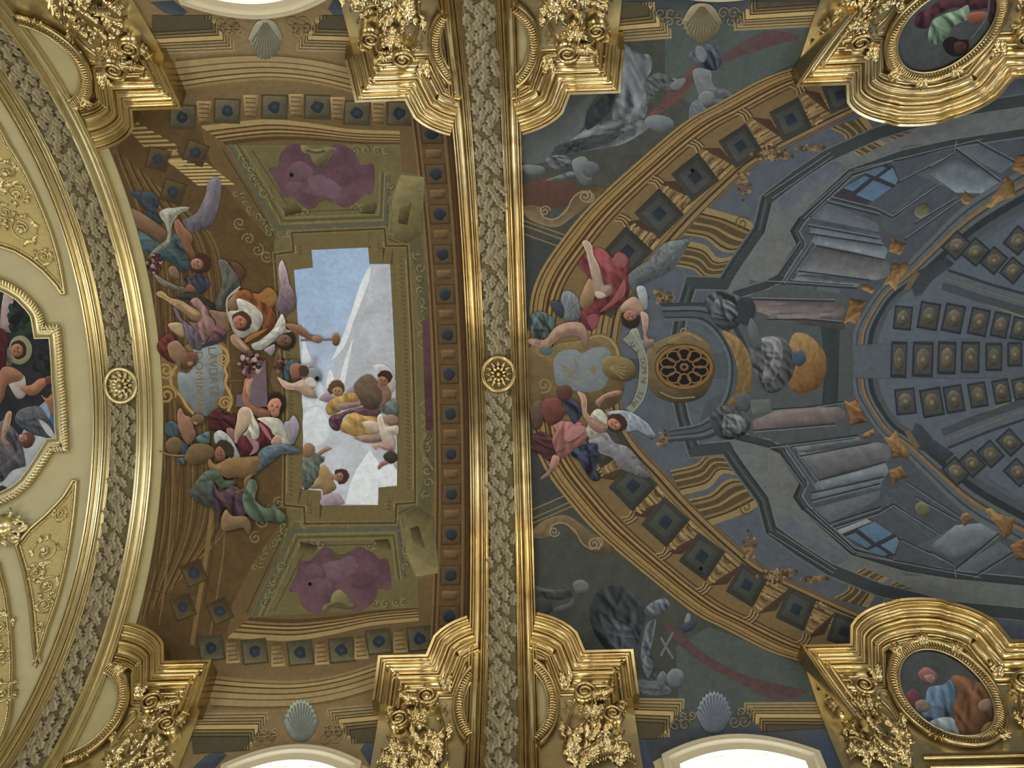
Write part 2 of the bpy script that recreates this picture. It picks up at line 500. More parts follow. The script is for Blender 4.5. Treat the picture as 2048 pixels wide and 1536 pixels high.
def volute(cx, cy, r, a0, sgn, h):
    P = spiral(cx, cy, r, 2.1, a0, sgn)
    rad = np.linspace(r * .20, r * .10, len(P))
    disc = []
    a = tube(P, rad, h, 8, 1.1)
    n = 18; V = [W(cx, cy, h - .01)] + [W(cx + r * math.cos(2 * math.pi * i / n), cy + r * math.sin(2 * math.pi * i / n), h - .05) for i in range(n)] + \
        [W(cx + r * .95 * math.cos(2 * math.pi * i / n), cy + r * .95 * math.sin(2 * math.pi * i / n), .02) for i in range(n)]
    F = [(0, 1 + i, 1 + (i + 1) % n) for i in range(n)] + [(1 + i, 1 + n + i, 1 + n + (i + 1) % n, 1 + (i + 1) % n) for i in range(n)]
    return merge(a, (V, F))
def ball(X, s, h, r, fl=.8):
    V = []; F = []; m, k = 5, 8
    for i in range(m + 1):
        ph = math.pi * i / m
        for j in range(k):
            a = 2 * math.pi * j / k
            V.append(W(X + r * math.sin(ph) * math.cos(a), s + r * math.sin(ph) * math.sin(a), h + r * fl * math.cos(ph)))
    for i in range(m):
        for j in range(k): F.append((i * k + j, i * k + (j + 1) % k, (i + 1) * k + (j + 1) % k, (i + 1) * k + j))
    return V, F
def oval(c, s0, rx, ry, n=72):
    return np.array([(c + rx * math.cos(2 * math.pi * i / n), s0 + ry * math.sin(2 * math.pi * i / n)) for i in range(n)])
OVS = 7.66; MEDAL = {}
NAMES = {0: 'the cream vault', 1: 'the straight arch', 2: 'the dome fresco'}
def build_pier(ip, c, sg):
    up = 'upper' if sg < 0 else 'lower'
    where = ('at the %s left corner' % up, 'at the %s end of the straight arch' % up, 'at the %s right corner' % up)[ip]
    # --- broken cornice
    root = thing('gilded_cornice', None, 'stepped gold cornice arching over the medallion ' + where, 'cornice', 'cornices over the piers')
    P = hood_path(c, sg)
    xr = RIBS[0] if ip == 0 else (RIBS[1] if ip == 1 else None)
    if xr is not None:     # the arch cuts the cornice in two wings
        # keep only the wings outside the arch
        wl = [p for p in P if p[0] < xr - .60]; wr = [p for p in P if p[0] > xr + .60]
        parts = [w for w in ((wl, wr) if ip == 1 else (wr,)) if len(w) > 3]
        if ip == 0: parts = [[p for p in P if p[0] > xr + .78]]
    else:
        parts = [P]
    for w in parts:
        pth = dens(w, .16)
        hs = None
        if xr is None:
            hs = [1.0 + (.12 if abs(x - c - .1) < .55 else 0) for x, s in pth]
        obj('moulding', *sweep(pth, HOOD, flip=(sg < 0), hscale=hs, cap=True), GOLD, root, smooth=True)
    # --- backing panel
    sides = [sd for sd in (-1, 1) if not (ip == 0 and sd < 0)]
    for sd in sides:
        out = [(c + sd * .30, sg * 6.9), (c + sd * 2.45, sg * 6.9), (c + sd * 2.45, sg * 10.3), (c + sd * .30, sg * 10.3)]
        if xr is None: out = [(c, sg * 6.3)] + out[0:] + [(c, sg * 10.3)]
        obj('backing', *plate(dens(out, .3, True), .07, .1), GOLD2, root)
    # --- medallion frame
    rope = thing('oval_medallion', None, 'oval medallion in a gold rope frame ' + where, 'medallion', 'oval medallions on the piers'); MEDAL[ip, sg] = rope
    ov = oval(c, sg * OVS, 1.0, 1.2)
    if xr is not None:
        keep = lambda x: (x > xr + .62) or (ip == 1 and x < xr - .62)
    else: keep = lambda x: True
    def arcs_of(o):
        k = [keep(p[0]) for p in o]
        if all(k): return [(o, True)]
        res = []; n = len(o); st = k.index(False); cur = []
        for i in range(n + 1):
            j = (st + i) % n
            if k[j]: cur.append(o[j])
            else:
                if len(cur) > 2: res.append((np.array(cur), False))
                cur = []
        if len(cur) > 2: res.append((np.array(cur), False))
        return res
    for o, cl in arcs_of(ov):
        obj('outer_roll', *tube(o, .045, .17, 8, 1.0, closed=cl), GOLD, rope, smooth=True)
    for o, cl in arcs_of(oval(c, sg * OVS, .90, 1.09)):
        obj('core', *tube(o, .065, .14, 8, .8, closed=cl), GOLD, rope, smooth=True)
    for o, cl in arcs_of(oval(c, sg * OVS, .81, 1.0)):
        obj('inner_bead', *tube(o, .022, .17, 6, 1.0, closed=cl), GOLD2, rope, smooth=True)
    V = []; F = []
    for i, (x, s) in enumerate(oval(c, sg * OVS, .905, 1.095, 110)):
        if not keep(x): continue
        a = math.atan2((s - sg * OVS) / 1.095, (x - c) / .905); d = np.array([math.cos(a) * 1.0, math.sin(a) * 1.1]) * .075
        b = len(V); v, f = tube([(x - d[0], s - d[1]), (x, s), (x + d[0], s + d[1])], [.016, .026, .016], np.array([.16, .20, .16]), 6)
        V += v; F += [tuple(q + b for q in t) for t in f]
    g = obj('gadroon', V, F, GOLD, rope, smooth=True); g['kind'] = 'stuff'
    # leaf clasps on the frame
    for a in (-.95, .95, 2.19, -2.19, math.pi / 2 * -sg):
        x = c + .95 * math.cos(a); s = sg * OVS + 1.15 * math.sin(a)
        if not keep(x): continue
        d = np.array([math.cos(a), math.sin(a)])
        for k in (-.55, 0, .55):
            e = np.array([math.cos(a + k), math.sin(a + k)])
            obj('clasp_leaf', *leafshape((x - d[0] * .12, s - d[1] * .12), (x + e[0] * .22, s + e[1] * .22), .06, .16, .24, 0, 3, .05), GOLD, rope, smooth=True)
    # niche or painted canvas inside the oval
    if xr is not None:
        for sd in sides:
            o = [p for p in oval(c, sg * OVS, .82, 1.0) if (p[0] > xr + .5 if sd > 0 else p[0] < xr - .5)]
            if sd > 0: o = sorted(o, key=lambda p: p[1])
            else: o = sorted(o, key=lambda p: p[1])
            if len(o) > 4: obj('niche_ground', *plate(np.array(o), .10, .02), CREAM2, rope)
    if xr is None:
        pth = dens([(c - 1.0, sg * 9.02), (c + 2.3, sg * 9.02)], .15)
        obj('sill_moulding', *sweep(pth, [[(w * 1.1, h) for w, h in sgm] for sgm in ARCH_P], flip=(sg < 0), cap=True), GOLD, root, smooth=True)
    # --- scroll capitals beside the medallion
    for sd in sides:
        side = 'left' if sd < 0 else 'right'
        lb = 'gold scroll capital %s of the medallion %s' % (side, where)
        cap = thing('scroll_capital', None, lb, 'capital', 'scroll capitals on the piers')
        q = lambda u, s: (c + sd * u, sg * s)
        hand = sd * sg
        obj('volute', *volute(*q(1.52, 7.52), .21, 0, -hand, .30), GOLD, cap, smooth=True)
        obj('volute', *volute(*q(2.02, 8.06), .19, math.pi / 2, hand, .32), GOLD, cap, smooth=True)
        # scroll barrels behind the volutes
        for (u0, s0, u1, s1, r) in ((1.62, 7.55, 2.05, 7.42, .13), (2.10, 8.0, 2.22, 7.62, .12)):
            pts = spline([q(u0, s0), q((u0 + u1) / 2 + .05, (s0 + s1) / 2), q(u1, s1)], .08)
            obj('barrel', *tube(pts, np.linspace(r, r * .55, len(pts)), .18, 10, .9), GOLD, cap, smooth=True)
            for k in (.2, .45, .7):
                p = pts[int(k * (len(pts) - 1))]; p2 = pts[min(len(pts) - 1, int(k * (len(pts) - 1)) + 1)]
                d = (p2 - p); d /= np.linalg.norm(d) + 1e-9; nn = np.array([-d[1], d[0]])
                rr = r * (1 - .45 * k) + .015
                obj('band', *tube([p - nn * rr, p - nn * rr * .5, p, p + nn * rr * .5, p + nn * rr], .022, np.array([.16, .16 + rr * .75, .19 + rr * .8, .16 + rr * .75, .16]), 6), GOLD2, cap, smooth=True)
        # corner flower under the cornice
        for k in range(5):
            a = k * 2 * math.pi / 5; p = q(2.18, 7.30)
            obj('petal', *leafshape(p, (p[0] + .17 * math.cos(a), p[1] + .17 * math.sin(a)), .07, .20, .26, .1, 2, .04), GOLD, cap, smooth=True)
        # acanthus leaves
        lv = [((1.25, 8.95), (1.12, 8.30), .17, .16, .34, .12), ((1.25, 8.95), (1.50, 8.28), .16, .16, .38, -.15), ((1.3, 9.0), (1.80, 8.55), .15, .16, .36, .15),
              ((1.55, 8.15), (1.72, 7.80), .13, .18, .36, .1), ((1.60, 8.20), (1.92, 7.85), .11, .18, .34, -.1), ((1.58, 8.15), (1.50, 7.80), .10, .18, .34, .1),
              ((1.75, 8.55), (2.20, 8.45), .13, .14, .30, .2), ((1.15, 8.45), (1.04, 8.10), .10, .14, .26, -.1), ((1.32, 7.62), (1.42, 7.32), .08, .14, .22, .2),
              ((1.70, 7.62), (1.95, 7.70), .09, .16, .28, -.1), ((1.45, 8.60), (1.75, 8.20), .10, .18, .40, .2), ((1.12, 7.35), (1.06, 6.98), .11, .14, .26, .1),
              ((1.20, 7.35), (1.34, 7.05), .09, .14, .26, -.1), ((1.95, 9.0), (2.25, 8.75), .14, .14, .30, .1)]
        for b, t, wd, h0, h1, bd in lv:
            obj('acanthus_leaf', *leafshape(q(*b), q(*t), wd, h0, h1, bd * hand, 4, .08), GOLD, cap, smooth=True)
        rl = random.Random(ip * 7 + sd * 2 + sg)
        for k in range(13):
            u = rl.uniform(1.15, 2.2); s_ = rl.uniform(8.6, 9.4); a = rl.uniform(-.7, .7) - math.pi / 2 * 1; l = rl.uniform(.36, .55)
            obj('acanthus_leaf', *leafshape(q(u, s_), q(u + l * math.cos(a), s_ + l * math.sin(a)), rl.uniform(.11, .16), .10, rl.uniform(.24, .36), rl.uniform(-.25, .25), 4, .07), GOLD, cap, smooth=True)
        # dark hollow between the leaves
        hol = spline([q(1.30, 8.30), q(1.45, 8.12), q(1.62, 8.22), q(1.58, 8.42), q(1.40, 8.48)], .06, True)
        obj('hollow', *plate(hol, .11, .03), DGOLD, cap)
        # S-scroll beside the frame, and a curl at the foot
        for pts, r in (([(1.14, 8.35), (1.20, 8.05), (1.30, 7.80), (1.24, 7.66), (1.15, 7.70), (1.18, 7.80)], .038),
                       ([(1.30, 8.95), (1.55, 8.78), (1.85, 8.80), (2.10, 8.66), (2.28, 8.72)], .055),
                       ([(1.06, 8.8), (1.10, 8.55), (1.22, 8.42), (1.30, 8.52), (1.22, 8.60)], .032),
                       ([(1.72, 7.35), (1.98, 7.36), (2.14, 7.50), (2.2, 7.75)], .03)):
            sp = spline([q(*p) for p in pts], .05)
            obj('scroll', *tube(sp, np.linspace(r, r * .6, len(sp)), .21, 8), GOLD, cap, smooth=True)
        # ribbed hem at the foot
        V = []; F = []
        for k in range(16):
            t = k / 15; p = np.array(q(1.55 + .75 * t, 8.98 - .18 * math.sin(math.pi * t))); d = np.array([0, sg * .12])
            v, f = tube([p - d * .2, p + d * .6, p + d * 1.3], [.02, .03, .018], .20, 6); b = len(V); V += v; F += [tuple(i + b for i in tt) for tt in f]
        e = obj('ribbed_hem', V, F, GOLD2, cap, smooth=True); e['kind'] = 'stuff'
        # cluster of berries / leaflets (festoon)
        rnd = random.Random(ip * 10 + sd + 3 * sg)
        V = []; F = []
        for k in range(26):
            u = 1.62 + rnd.gauss(0, .14); s = 8.0 + rnd.gauss(0, .13)
            v, f = ball(*q(u, s), .24 + rnd.uniform(0, .06), rnd.uniform(.025, .05)); b = len(V); V += v; F += [tuple(i + b for i in tt) for tt in f]
        e = obj('festoon', V, F, GOLD, cap, smooth=True); e['kind'] = 'stuff'
for ip, c in enumerate(PIERS[:3]):
    for sg in (-1, 1): build_pier(ip, c, sg)

# ---------------------------------------------------------------- rosettes at the crown of both arches
def rosette(px, py, label, X0, h0, gold):
    X, s = xs(px, py, .15)
    root = thing('crown_rosette', None, label, 'rosette', 'rosettes at the crown of the arches')
    ring = [(X + .36 * math.cos(2 * math.pi * i / 40), s + .40 * math.sin(2 * math.pi * i / 40)) for i in range(40)]
    obj('ring', *tube(ring, .05, .20, 8, closed=True), gold, root, smooth=True)
    obj('dish', *plate(np.array(ring), .13, .1), gold, root)
    for r, n, wd, ln, h in ((.10, 12, .055, .22, .16), (.04, 10, .05, .18, .22)):
        for k in range(n):
            a = 2 * math.pi * (k + .5 * (n == 10)) / n
            obj('petal', *leafshape((X + r * math.cos(a), s + r * math.sin(a)), (X + (r + ln) * math.cos(a), s + (r + ln) * 1.05 * math.sin(a)), wd, h, h + .05, 0, 2, .04), gold, root, smooth=True)
    obj('boss', *ball(X, s, .27, .06), gold, root, smooth=True)
rosette(243, 771, 'round gold rosette on the curved left arch beside the cream vault', RIBS[0], .1, GOLD2)
rosette(997, 748, 'round gold rosette at the crown of the straight arch between the frescoes', RIBS[1], .1, GOLD)

# ---------------------------------------------------------------- left bay: cream vault with gold stucco
def px_path(txt, tagc=None, off=0.05):
    P = pts_of(txt, tagc); return xsn(P, off)
REG = {'A': (280, 340, 6.983), 'B': (300, 520, 6.4), 'C': (300, 720, 6.4), 'D': (330, 860, 6.4), 'E': (600, 720, 5.12),
       'J': (0, 500, 2.56), 'K': (0, 200, 3.073), 'N': (0, 900, 2.415), 'P': (0, 0, 1.0)}
for r_ in range(4):
    for c_ in range(4): REG['%d%d' % (c_, r_)] = (512 * c_, 384 * r_, 4.0)
def pts_of(txt, tg='P'):
    x0, y0, k = REG[tg or 'P']; v = [float(t) for t in txt.replace(',', ' ').split()]
    return np.array([(x0 + v[i] / k, y0 + v[i + 1] / k) for i in range(0, len(v), 2)])
FRAME_P = [[(0, .0), (0, .14)], arcseg(0, .14, .10, .14, .05), [(.10, .12), (.14, .12)], arcseg(.14, .10, .28, .06, .02), [(.28, .06), (.31, .06)], [(.31, .06), (.31, 0)]]
EGG = None
pf = thing('painting_frame', None, 'gold leaf frame with stepped corners around the painting on the cream vault', 'frame')
ft = '-330 330 -150 265 -40 280 0 300 60 338 130 395 190 470 215 520 228 556 232 610 300 612 305 660 312 760 314 960 318 1010 318 1060 230 1062 205 1140 150 1215 90 1265 20 1300 -60 1325 -160 1330 -330 1290'
fr_xs = px_path(ft.replace('318 1060 230 1062', '352 1028 276 1030').replace('312 760 314 960 318 1010', '330 660 340 760 345 900 352 960').replace('300 612 305 660', '305 384 312 400').replace('228 556 232 610', '222 330 232 386').replace('60 338 130 395 190 470 215 520', '60 170 120 208 175 262 205 300').replace('0 300', '0 143').replace('-40 280', '-40 130').replace('-150 265', '-150 115').replace('-330 330', '-330 150'), 'J')
fr_d = dens(fr_xs, .12)
obj('frame_moulding', *sweep(fr_d, FRAME_P, flip=False), GOLD2, pf, smooth=True)
# leaf edge of the frame
V = []; F = []
d2 = dens(fr_xs, .085); nn = normals(d2)
for k in range(1, len(d2) - 1):
    p = d2[k]; n_ = nn[k] / np.linalg.norm(nn[k]); t_ = np.array([n_[1], -n_[0]])
    v, f = tube([p - n_ * .03 - t_ * .03, p + n_ * .03, p + n_ * .10 + t_ * .03], [.022, .036, .02], np.array([.13, .18, .15]), 6)
    b = len(V); V += v; F += [tuple(i + b for i in tt) for tt in f]
e = obj('leaf_edge', V, F, GOLD2, pf, smooth=True); e['kind'] = 'stuff'
def relief_panel(label, outline, tg, scr, seed):
    root = thing('stucco_panel', None, label, 'stucco panel', 'pointed gold stucco panels on the cream vault')
    P = dens(px_path(outline, tg), .1, True)
    obj('panel_ground', *plate(P, .03, .04), mat('gilt_ground', 'b0a06a', rough=.6, metal=.25, n_scale=20, n_amp=.2), root)
    cen = P.mean(0); ar = .5 * np.sum(P[:, 0] * np.roll(P[:, 1], -1) - np.roll(P[:, 0], -1) * P[:, 1])
    obj('panel_edge', *sweep(P, [[(0, 0), (0, .09)], arcseg(0, .08, .06, .08, .03), [(.06, .08), (.06, 0)]], closed=True, flip=(ar < 0)), GOLD2, root, smooth=True)
    V = []; F = []
    n_ = normals(P, True) * (1 if ar > 0 else -1)
    q = dens(P + n_ * .10, .075, True)
    for x, s in q:
        v, f = ball(x, s, .05, .028); b = len(V); V += v; F += [tuple(i + b for i in tt) for tt in f]
    e = obj('bead_row', V, F, GOLD2, root, smooth=True); e['kind'] = 'stuff'
    rnd = random.Random(seed)
    for (x, y, r, hand) in scr:
        X, s = xs(*pts_of('%f %f' % (x, y), tg)[0], .05); rr = r
        sp = spiral(X, s, rr, 1.5, rnd.uniform(0, 6), hand, 30)
        obj('scroll_stem', *tube(sp, np.linspace(.014, .02, len(sp)), .055, 6), GOLD2, root, smooth=True)
        for k in range(5):
            a = 2 * math.pi * k / 5 + rnd.uniform(0, 1)
            obj('flower_petal', *leafshape((X, s), (X + .35 * rr * math.cos(a), s + .35 * rr * math.sin(a)), .14 * rr + .01, .05, .10, .1, 2, .03), GOLD2, root, smooth=True)
        for k in range(6):
            a = 2 * math.pi * k / 6 + rnd.uniform(0, 1); r1 = rr * .95; a2 = a + hand * .6
            obj('tendril_leaf', *leafshape((X + r1 * math.cos(a), s + r1 * math.sin(a)), (X + r1 * 1.25 * math.cos(a2), s + r1 * 1.25 * math.sin(a2)), .035 + .05 * rr, .05, .10, .25 * hand, 3, .03), GOLD2, root, smooth=True)
relief_panel('pointed gold scrollwork panel on the cream vault above the framed painting', '-330 -60 -60 60 0 150 60 265 150 415 240 600 320 800 370 970 410 1195 375 1197 330 1130 260 1055 180 990 90 935 0 905 -120 890 -330 900', 'K',
             [(40, 440, .30, 1), (100, 575, .26, -1), (135, 790, .36, 1), (30, 690, .22, -1), (270, 960, .20, 1), (-100, 500, .4, 1), (-110, 760, .35, -1)], 4)
relief_panel('narrow gold scrollwork panel tapering to a point on the cream vault below the painting', '352 140 378 145 372 230 362 330 345 450 318 590 285 720 240 850 195 990 172 1050 158 960 150 860 138 740 110 590 72 460 90 440 140 380 220 310 300 225', 'N',
             [(218, 490, .33, 1), (175, 590, .2, -1), (230, 655, .26, -1), (290, 310, .16, 1), (215, 750, .18, 1), (190, 860, .1, -1)], 9)
relief_panel('gold panel along the lower left edge of the photo', '-260 560 -60 520 0 540 40 700 62 860 72 1010 70 1160 55 1300 20 1400 -60 1500 -260 1500', 'N',
             [(10, 1180, .3, 1), (0, 850, .3, -1), (-60, 1000, .3, 1), (10, 1000, .18, 1)], 12)
cp = thing('gold_cartouche', None, 'gold shell boss with acanthus curls at the lower corner of the painting frame', 'boss')
bx_, bs_ = xs(4, 1052, .15)
obj('boss', *ball(bx_, bs_, .12, .30, .6), GOLD2, cp, smooth=True)
for a, l in ((-.7, .5), (-.2, .62), (.35, .6), (.9, .55), (1.5, .5), (2.2, .5), (-1.4, .45)):
    obj('curl', *leafshape((bx_ + .18 * math.cos(a), bs_ + .18 * math.sin(a)), (bx_ + l * math.cos(a + .2), bs_ + l * math.sin(a + .2)), .11, .12, .22, .2, 3, .08), GOLD2, cp, smooth=True)
for a in (.0, .6):
    sp = spiral(bx_ + .42 * math.cos(a), bs_ + .42 * math.sin(a), .16, 1.6, a, 1, 30)
    obj('scroll', *tube(sp, np.linspace(.05, .03, len(sp)), .16, 8), GOLD2, cp, smooth=True)
# ================================================================ FRESCO PAINTING (flat pigment shapes that follow the vault)
LV0 = .004; LVS = .001
PK = .84; DESAT = .16      # pigments dimmed for the light level and greyed, haze put into the colour
def noise2(P, sc, seed):
    P = P / sc; v = 0
    for k in range(4):
        a = seed * 1.7 + k * 2.1
        v = v + math.pow(.6, k) * np.sin((P[:, 0] * math.cos(a) + P[:, 1] * math.sin(a)) * (1.6 ** k) + 1.3 * np.sin((P[:, 1] * math.cos(a * 1.3) - P[:, 0] * math.sin(a)) * (1.4 ** k) + a) + k * 2)
    return v / 2.2
class Brush:
    def __init__(s, name, parent, lv=0, label=None, stuff=False):
        s.name, s.parent, s.lv, s.label, s.stuff = name, parent, lv, label, stuff
        s.M = {1: ([], [], []), -1: ([], [], [])}
    def add(s, P, F, C, lv=None, mirror=False, space='px'):
        h = LV0 + LVS * (s.lv if lv is None else lv)
        XS = xsn(P, h) if space == 'px' else np.asarray(P, float)
        C = np.broadcast_to(np.asarray(C, float), (len(XS), 3)) * PK
        C = C * (1 - DESAT) + (C @ np.array([.25, .65, .10]))[:, None] * DESAT + .003
        for sg in ((1, -1) if mirror else (1,)):
            V_, F_, C_ = s.M[sg]
            b = sum(len(v) for v in V_)
            Q = XS.copy(); Q[:, 1] *= sg
            V_.append(Wn(Q, h)); C_.append(C)
            F_ += [tuple(i + b for i in (f if sg > 0 else f[::-1])) for f in F]
        return s
    def poly(s, txt, col, tg='P', smooth=True, g=None, sh=0.16, shw=None, light=(-.35, -.9), fold=None, grad=None, mott=.05, lv=None, mirror=False, space='px', jag=0, msc=9.0):
        P = pts_of(txt, tg) if isinstance(txt, str) else np.asarray(txt, float)
        k = 1.0 if space == 'px' else .0115
        ext = (P.max(0) - P.min(0)).max()
        st = min(9 * k, max(2.0 * k, ext / 14))
        Q = spline(P, st, True) if smooth else dens(P, min(12 * k, max(3 * k, ext / 10)), True)
        if jag:
            rr = random.Random(len(Q)); Q = Q + np.array([(rr.uniform(-jag, jag) * k, rr.uniform(-jag, jag) * k) for _ in Q])
        g = (g or (min(6, max(2.2, ext / k / 26)) if fold else min(12, max(2.5, ext / k / 18)))) * k
        try: v, f = cdt(Q, g)
        except Exception: return s
        if not f: return s
        v = np.array(v); c0 = lin(col); C = np.tile(c0, (len(v), 1))
        if grad:
            (a, b, c2) = grad; a = np.array(a, float); b = np.array(b, float)
            if space == 'px' and tg != 'P':
                a = pts_of('%f %f' % tuple(a), tg)[0]; b = pts_of('%f %f' % tuple(b), tg)[0]
            t = np.clip(((v - a) @ (b - a)) / ((b - a) @ (b - a)), 0, 1)[:, None]; C = C * (1 - t) + lin(c2) * t
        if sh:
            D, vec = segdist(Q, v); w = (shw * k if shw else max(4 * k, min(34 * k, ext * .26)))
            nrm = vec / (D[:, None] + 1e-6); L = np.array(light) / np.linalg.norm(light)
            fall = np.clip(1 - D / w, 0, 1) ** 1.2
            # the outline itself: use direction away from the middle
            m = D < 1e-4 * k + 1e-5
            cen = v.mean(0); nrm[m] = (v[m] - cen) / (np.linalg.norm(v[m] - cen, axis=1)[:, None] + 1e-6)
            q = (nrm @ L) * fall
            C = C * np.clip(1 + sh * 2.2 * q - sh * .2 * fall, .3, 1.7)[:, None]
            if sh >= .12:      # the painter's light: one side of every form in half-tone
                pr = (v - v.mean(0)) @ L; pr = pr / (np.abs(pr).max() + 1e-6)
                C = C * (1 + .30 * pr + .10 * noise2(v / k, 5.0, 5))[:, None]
        if fold:
            wl, ang, amp = fold; rr = random.Random(int(abs(P[0][0] * 31 + P[0][1] * 17) * 10) % 99991); wl_ = wl * k
            lo, hi = v.min(0), v.max(0); nf = int(min(60, 5 + (hi - lo).prod() / (wl_ * wl_ * 3.2))); acc = np.zeros(len(v))
            for i in range(nf):
                c_ = np.array([rr.uniform(lo[0], hi[0]), rr.uniform(lo[1], hi[1])]); a = math.radians(ang + rr.gauss(0, 24)); d = np.array([math.cos(a), math.sin(a)]); e = np.array([-d[1], d[0]])
                L_ = wl_ * rr.uniform(1.5, 4.0); q = v - c_; t = q @ d; u = q @ e + rr.uniform(-.12, .12) * t * t / L_
                wd = wl_ * rr.uniform(.22, .5); sg_ = 1 if rr.random() < .5 else -1
                acc += sg_ * np.exp(-(u / wd) ** 2 - (t / L_) ** 4) - .5 * sg_ * np.exp(-((u - sg_ * 1.3 * wd) / wd) ** 2 - (t / L_) ** 4)
            C = C * np.clip(1 + 2.1 * amp * np.clip(acc, -1.5, 1.5), .3, 2.0)[:, None]
        if mott: C = C * (1 + mott * noise2(v / k, msc, len(v) % 17))[:, None]
        return s.add(v, f, np.clip(C, .0015, 1), lv, mirror, space)
    def stroke(s, txt, w, col, tg='P', smooth=True, lv=None, mirror=False, space='px', w1=None, closed=False):
        P = pts_of(txt, tg) if isinstance(txt, str) else np.asarray(txt, float)
        k = 1.0 if space == 'px' else .0115
        Q = spline(P, 7 * k, closed) if smooth and len(P) > 2 else dens(P, 12 * k, closed)
        N = normals(Q, closed); n = len(Q)
        ww = np.linspace(w, w if w1 is None else w1, n) * .5
        A = Q + N * ww[:, None]; B = Q - N * ww[:, None]
        V = np.empty((2 * n, 2)); V[0::2] = A; V[1::2] = B
        F = [(2 * i, 2 * i + 2, 2 * i + 3, 2 * i + 1) for i in range(n - 1)]
        if closed: F.append((2 * n - 2, 0, 1, 2 * n - 1))
        return s.add(V, F, lin(col), lv, mirror, space)
    def bands(s, A, B, stripes, tg='P', smooth=True, lv=None, mirror=False, n=None, space='px', vary=.0):
        def prep(T):
            P = pts_of(T, tg) if isinstance(T, str) else np.asarray(T, float)
            Q = spline(P, 4 if space == 'px' else .05) if smooth else dens(P, 4 if space == 'px' else .05)
            d = np.r_[0, np.cumsum(np.linalg.norm(np.diff(Q, axis=0), axis=1))]; return Q, d
        (QA, dA), (QB, dB) = prep(A), prep(B)
        kk = 1 if space == 'px' else .0115
        n = n or max(4, int(max(dA[-1], dB[-1]) / (11 * kk)))
        t = np.linspace(0, 1, n + 1)
        a = np.c_[np.interp(t * dA[-1], dA, QA[:, 0]), np.interp(t * dA[-1], dA, QA[:, 1])]
        b = np.c_[np.interp(t * dB[-1], dB, QB[:, 0]), np.interp(t * dB[-1], dB, QB[:, 1])]
        wid = np.linalg.norm(a - b, axis=1).max() / kk
        for (t0, t1, col) in stripes:
            m = max(1, int((t1 - t0) * wid / 11)); V = []; F = []
            for j in range(m + 1):
                q = t0 + (t1 - t0) * j / m; V.append(a * (1 - q) + b * q)
            V = np.concatenate(V)
            for j in range(m):
                for i in range(n): F.append((j * (n + 1) + i, j * (n + 1) + i + 1, (j + 1) * (n + 1) + i + 1, (j + 1) * (n + 1) + i))
            s.add(V, F, lin(col), lv, mirror, space)
        return s
    def blob(s, x, y, r, col, tg='P', ry=None, lv=None, mirror=False, n=9, jag=.18, sh=.1):
        p = pts_of('%f %f' % (x, y), tg)[0]; k = REG[tg][2]; rr = random.Random(int(x * 7 + y * 13))
        P = [(p[0] + (r / k) * (1 + rr.uniform(-jag, jag)) * math.cos(2 * math.pi * i / n), p[1] + ((ry or r) / k) * (1 + rr.uniform(-jag, jag)) * math.sin(2 * math.pi * i / n)) for i in range(n)]
        return s.poly(np.array(P), col, lv=lv, mirror=mirror, sh=sh)
    def build(s):
        o = None
        for sg in (1, -1):
            V_, F_, C_ = s.M[sg]
            if not V_: continue
            o = obj(s.name, np.concatenate(V_), F_, PAINT, s.parent, cols=np.concatenate(C_))
            if s.label: o['label'] = s.label
            if s.stuff: o['kind'] = 'stuff'
        return o
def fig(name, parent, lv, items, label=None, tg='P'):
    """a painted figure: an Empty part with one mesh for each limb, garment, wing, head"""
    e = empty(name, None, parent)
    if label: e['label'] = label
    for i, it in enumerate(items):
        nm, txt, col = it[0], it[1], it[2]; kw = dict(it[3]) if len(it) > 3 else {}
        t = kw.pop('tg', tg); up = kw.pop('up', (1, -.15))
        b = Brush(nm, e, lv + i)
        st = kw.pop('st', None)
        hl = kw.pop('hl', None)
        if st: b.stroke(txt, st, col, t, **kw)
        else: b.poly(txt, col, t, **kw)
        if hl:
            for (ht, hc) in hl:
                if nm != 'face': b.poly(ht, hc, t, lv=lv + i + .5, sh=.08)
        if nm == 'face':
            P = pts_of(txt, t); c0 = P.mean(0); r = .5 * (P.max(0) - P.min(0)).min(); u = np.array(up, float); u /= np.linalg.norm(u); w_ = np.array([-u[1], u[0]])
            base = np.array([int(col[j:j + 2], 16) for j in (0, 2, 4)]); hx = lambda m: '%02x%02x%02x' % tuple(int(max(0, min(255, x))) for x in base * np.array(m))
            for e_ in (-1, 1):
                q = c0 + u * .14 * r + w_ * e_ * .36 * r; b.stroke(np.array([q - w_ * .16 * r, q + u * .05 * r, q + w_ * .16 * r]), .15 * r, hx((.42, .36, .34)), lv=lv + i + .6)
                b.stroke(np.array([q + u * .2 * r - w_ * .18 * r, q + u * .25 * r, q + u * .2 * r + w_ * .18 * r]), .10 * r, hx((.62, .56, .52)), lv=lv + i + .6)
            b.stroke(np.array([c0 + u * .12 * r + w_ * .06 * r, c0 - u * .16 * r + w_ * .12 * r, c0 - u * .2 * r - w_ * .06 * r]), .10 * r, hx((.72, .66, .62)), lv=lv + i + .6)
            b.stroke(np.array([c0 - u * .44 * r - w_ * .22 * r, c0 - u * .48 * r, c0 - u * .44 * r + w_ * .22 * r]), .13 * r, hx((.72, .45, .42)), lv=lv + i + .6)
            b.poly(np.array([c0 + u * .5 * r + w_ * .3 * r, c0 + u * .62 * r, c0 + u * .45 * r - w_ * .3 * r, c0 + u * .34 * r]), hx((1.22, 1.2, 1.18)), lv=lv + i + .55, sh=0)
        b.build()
    return e
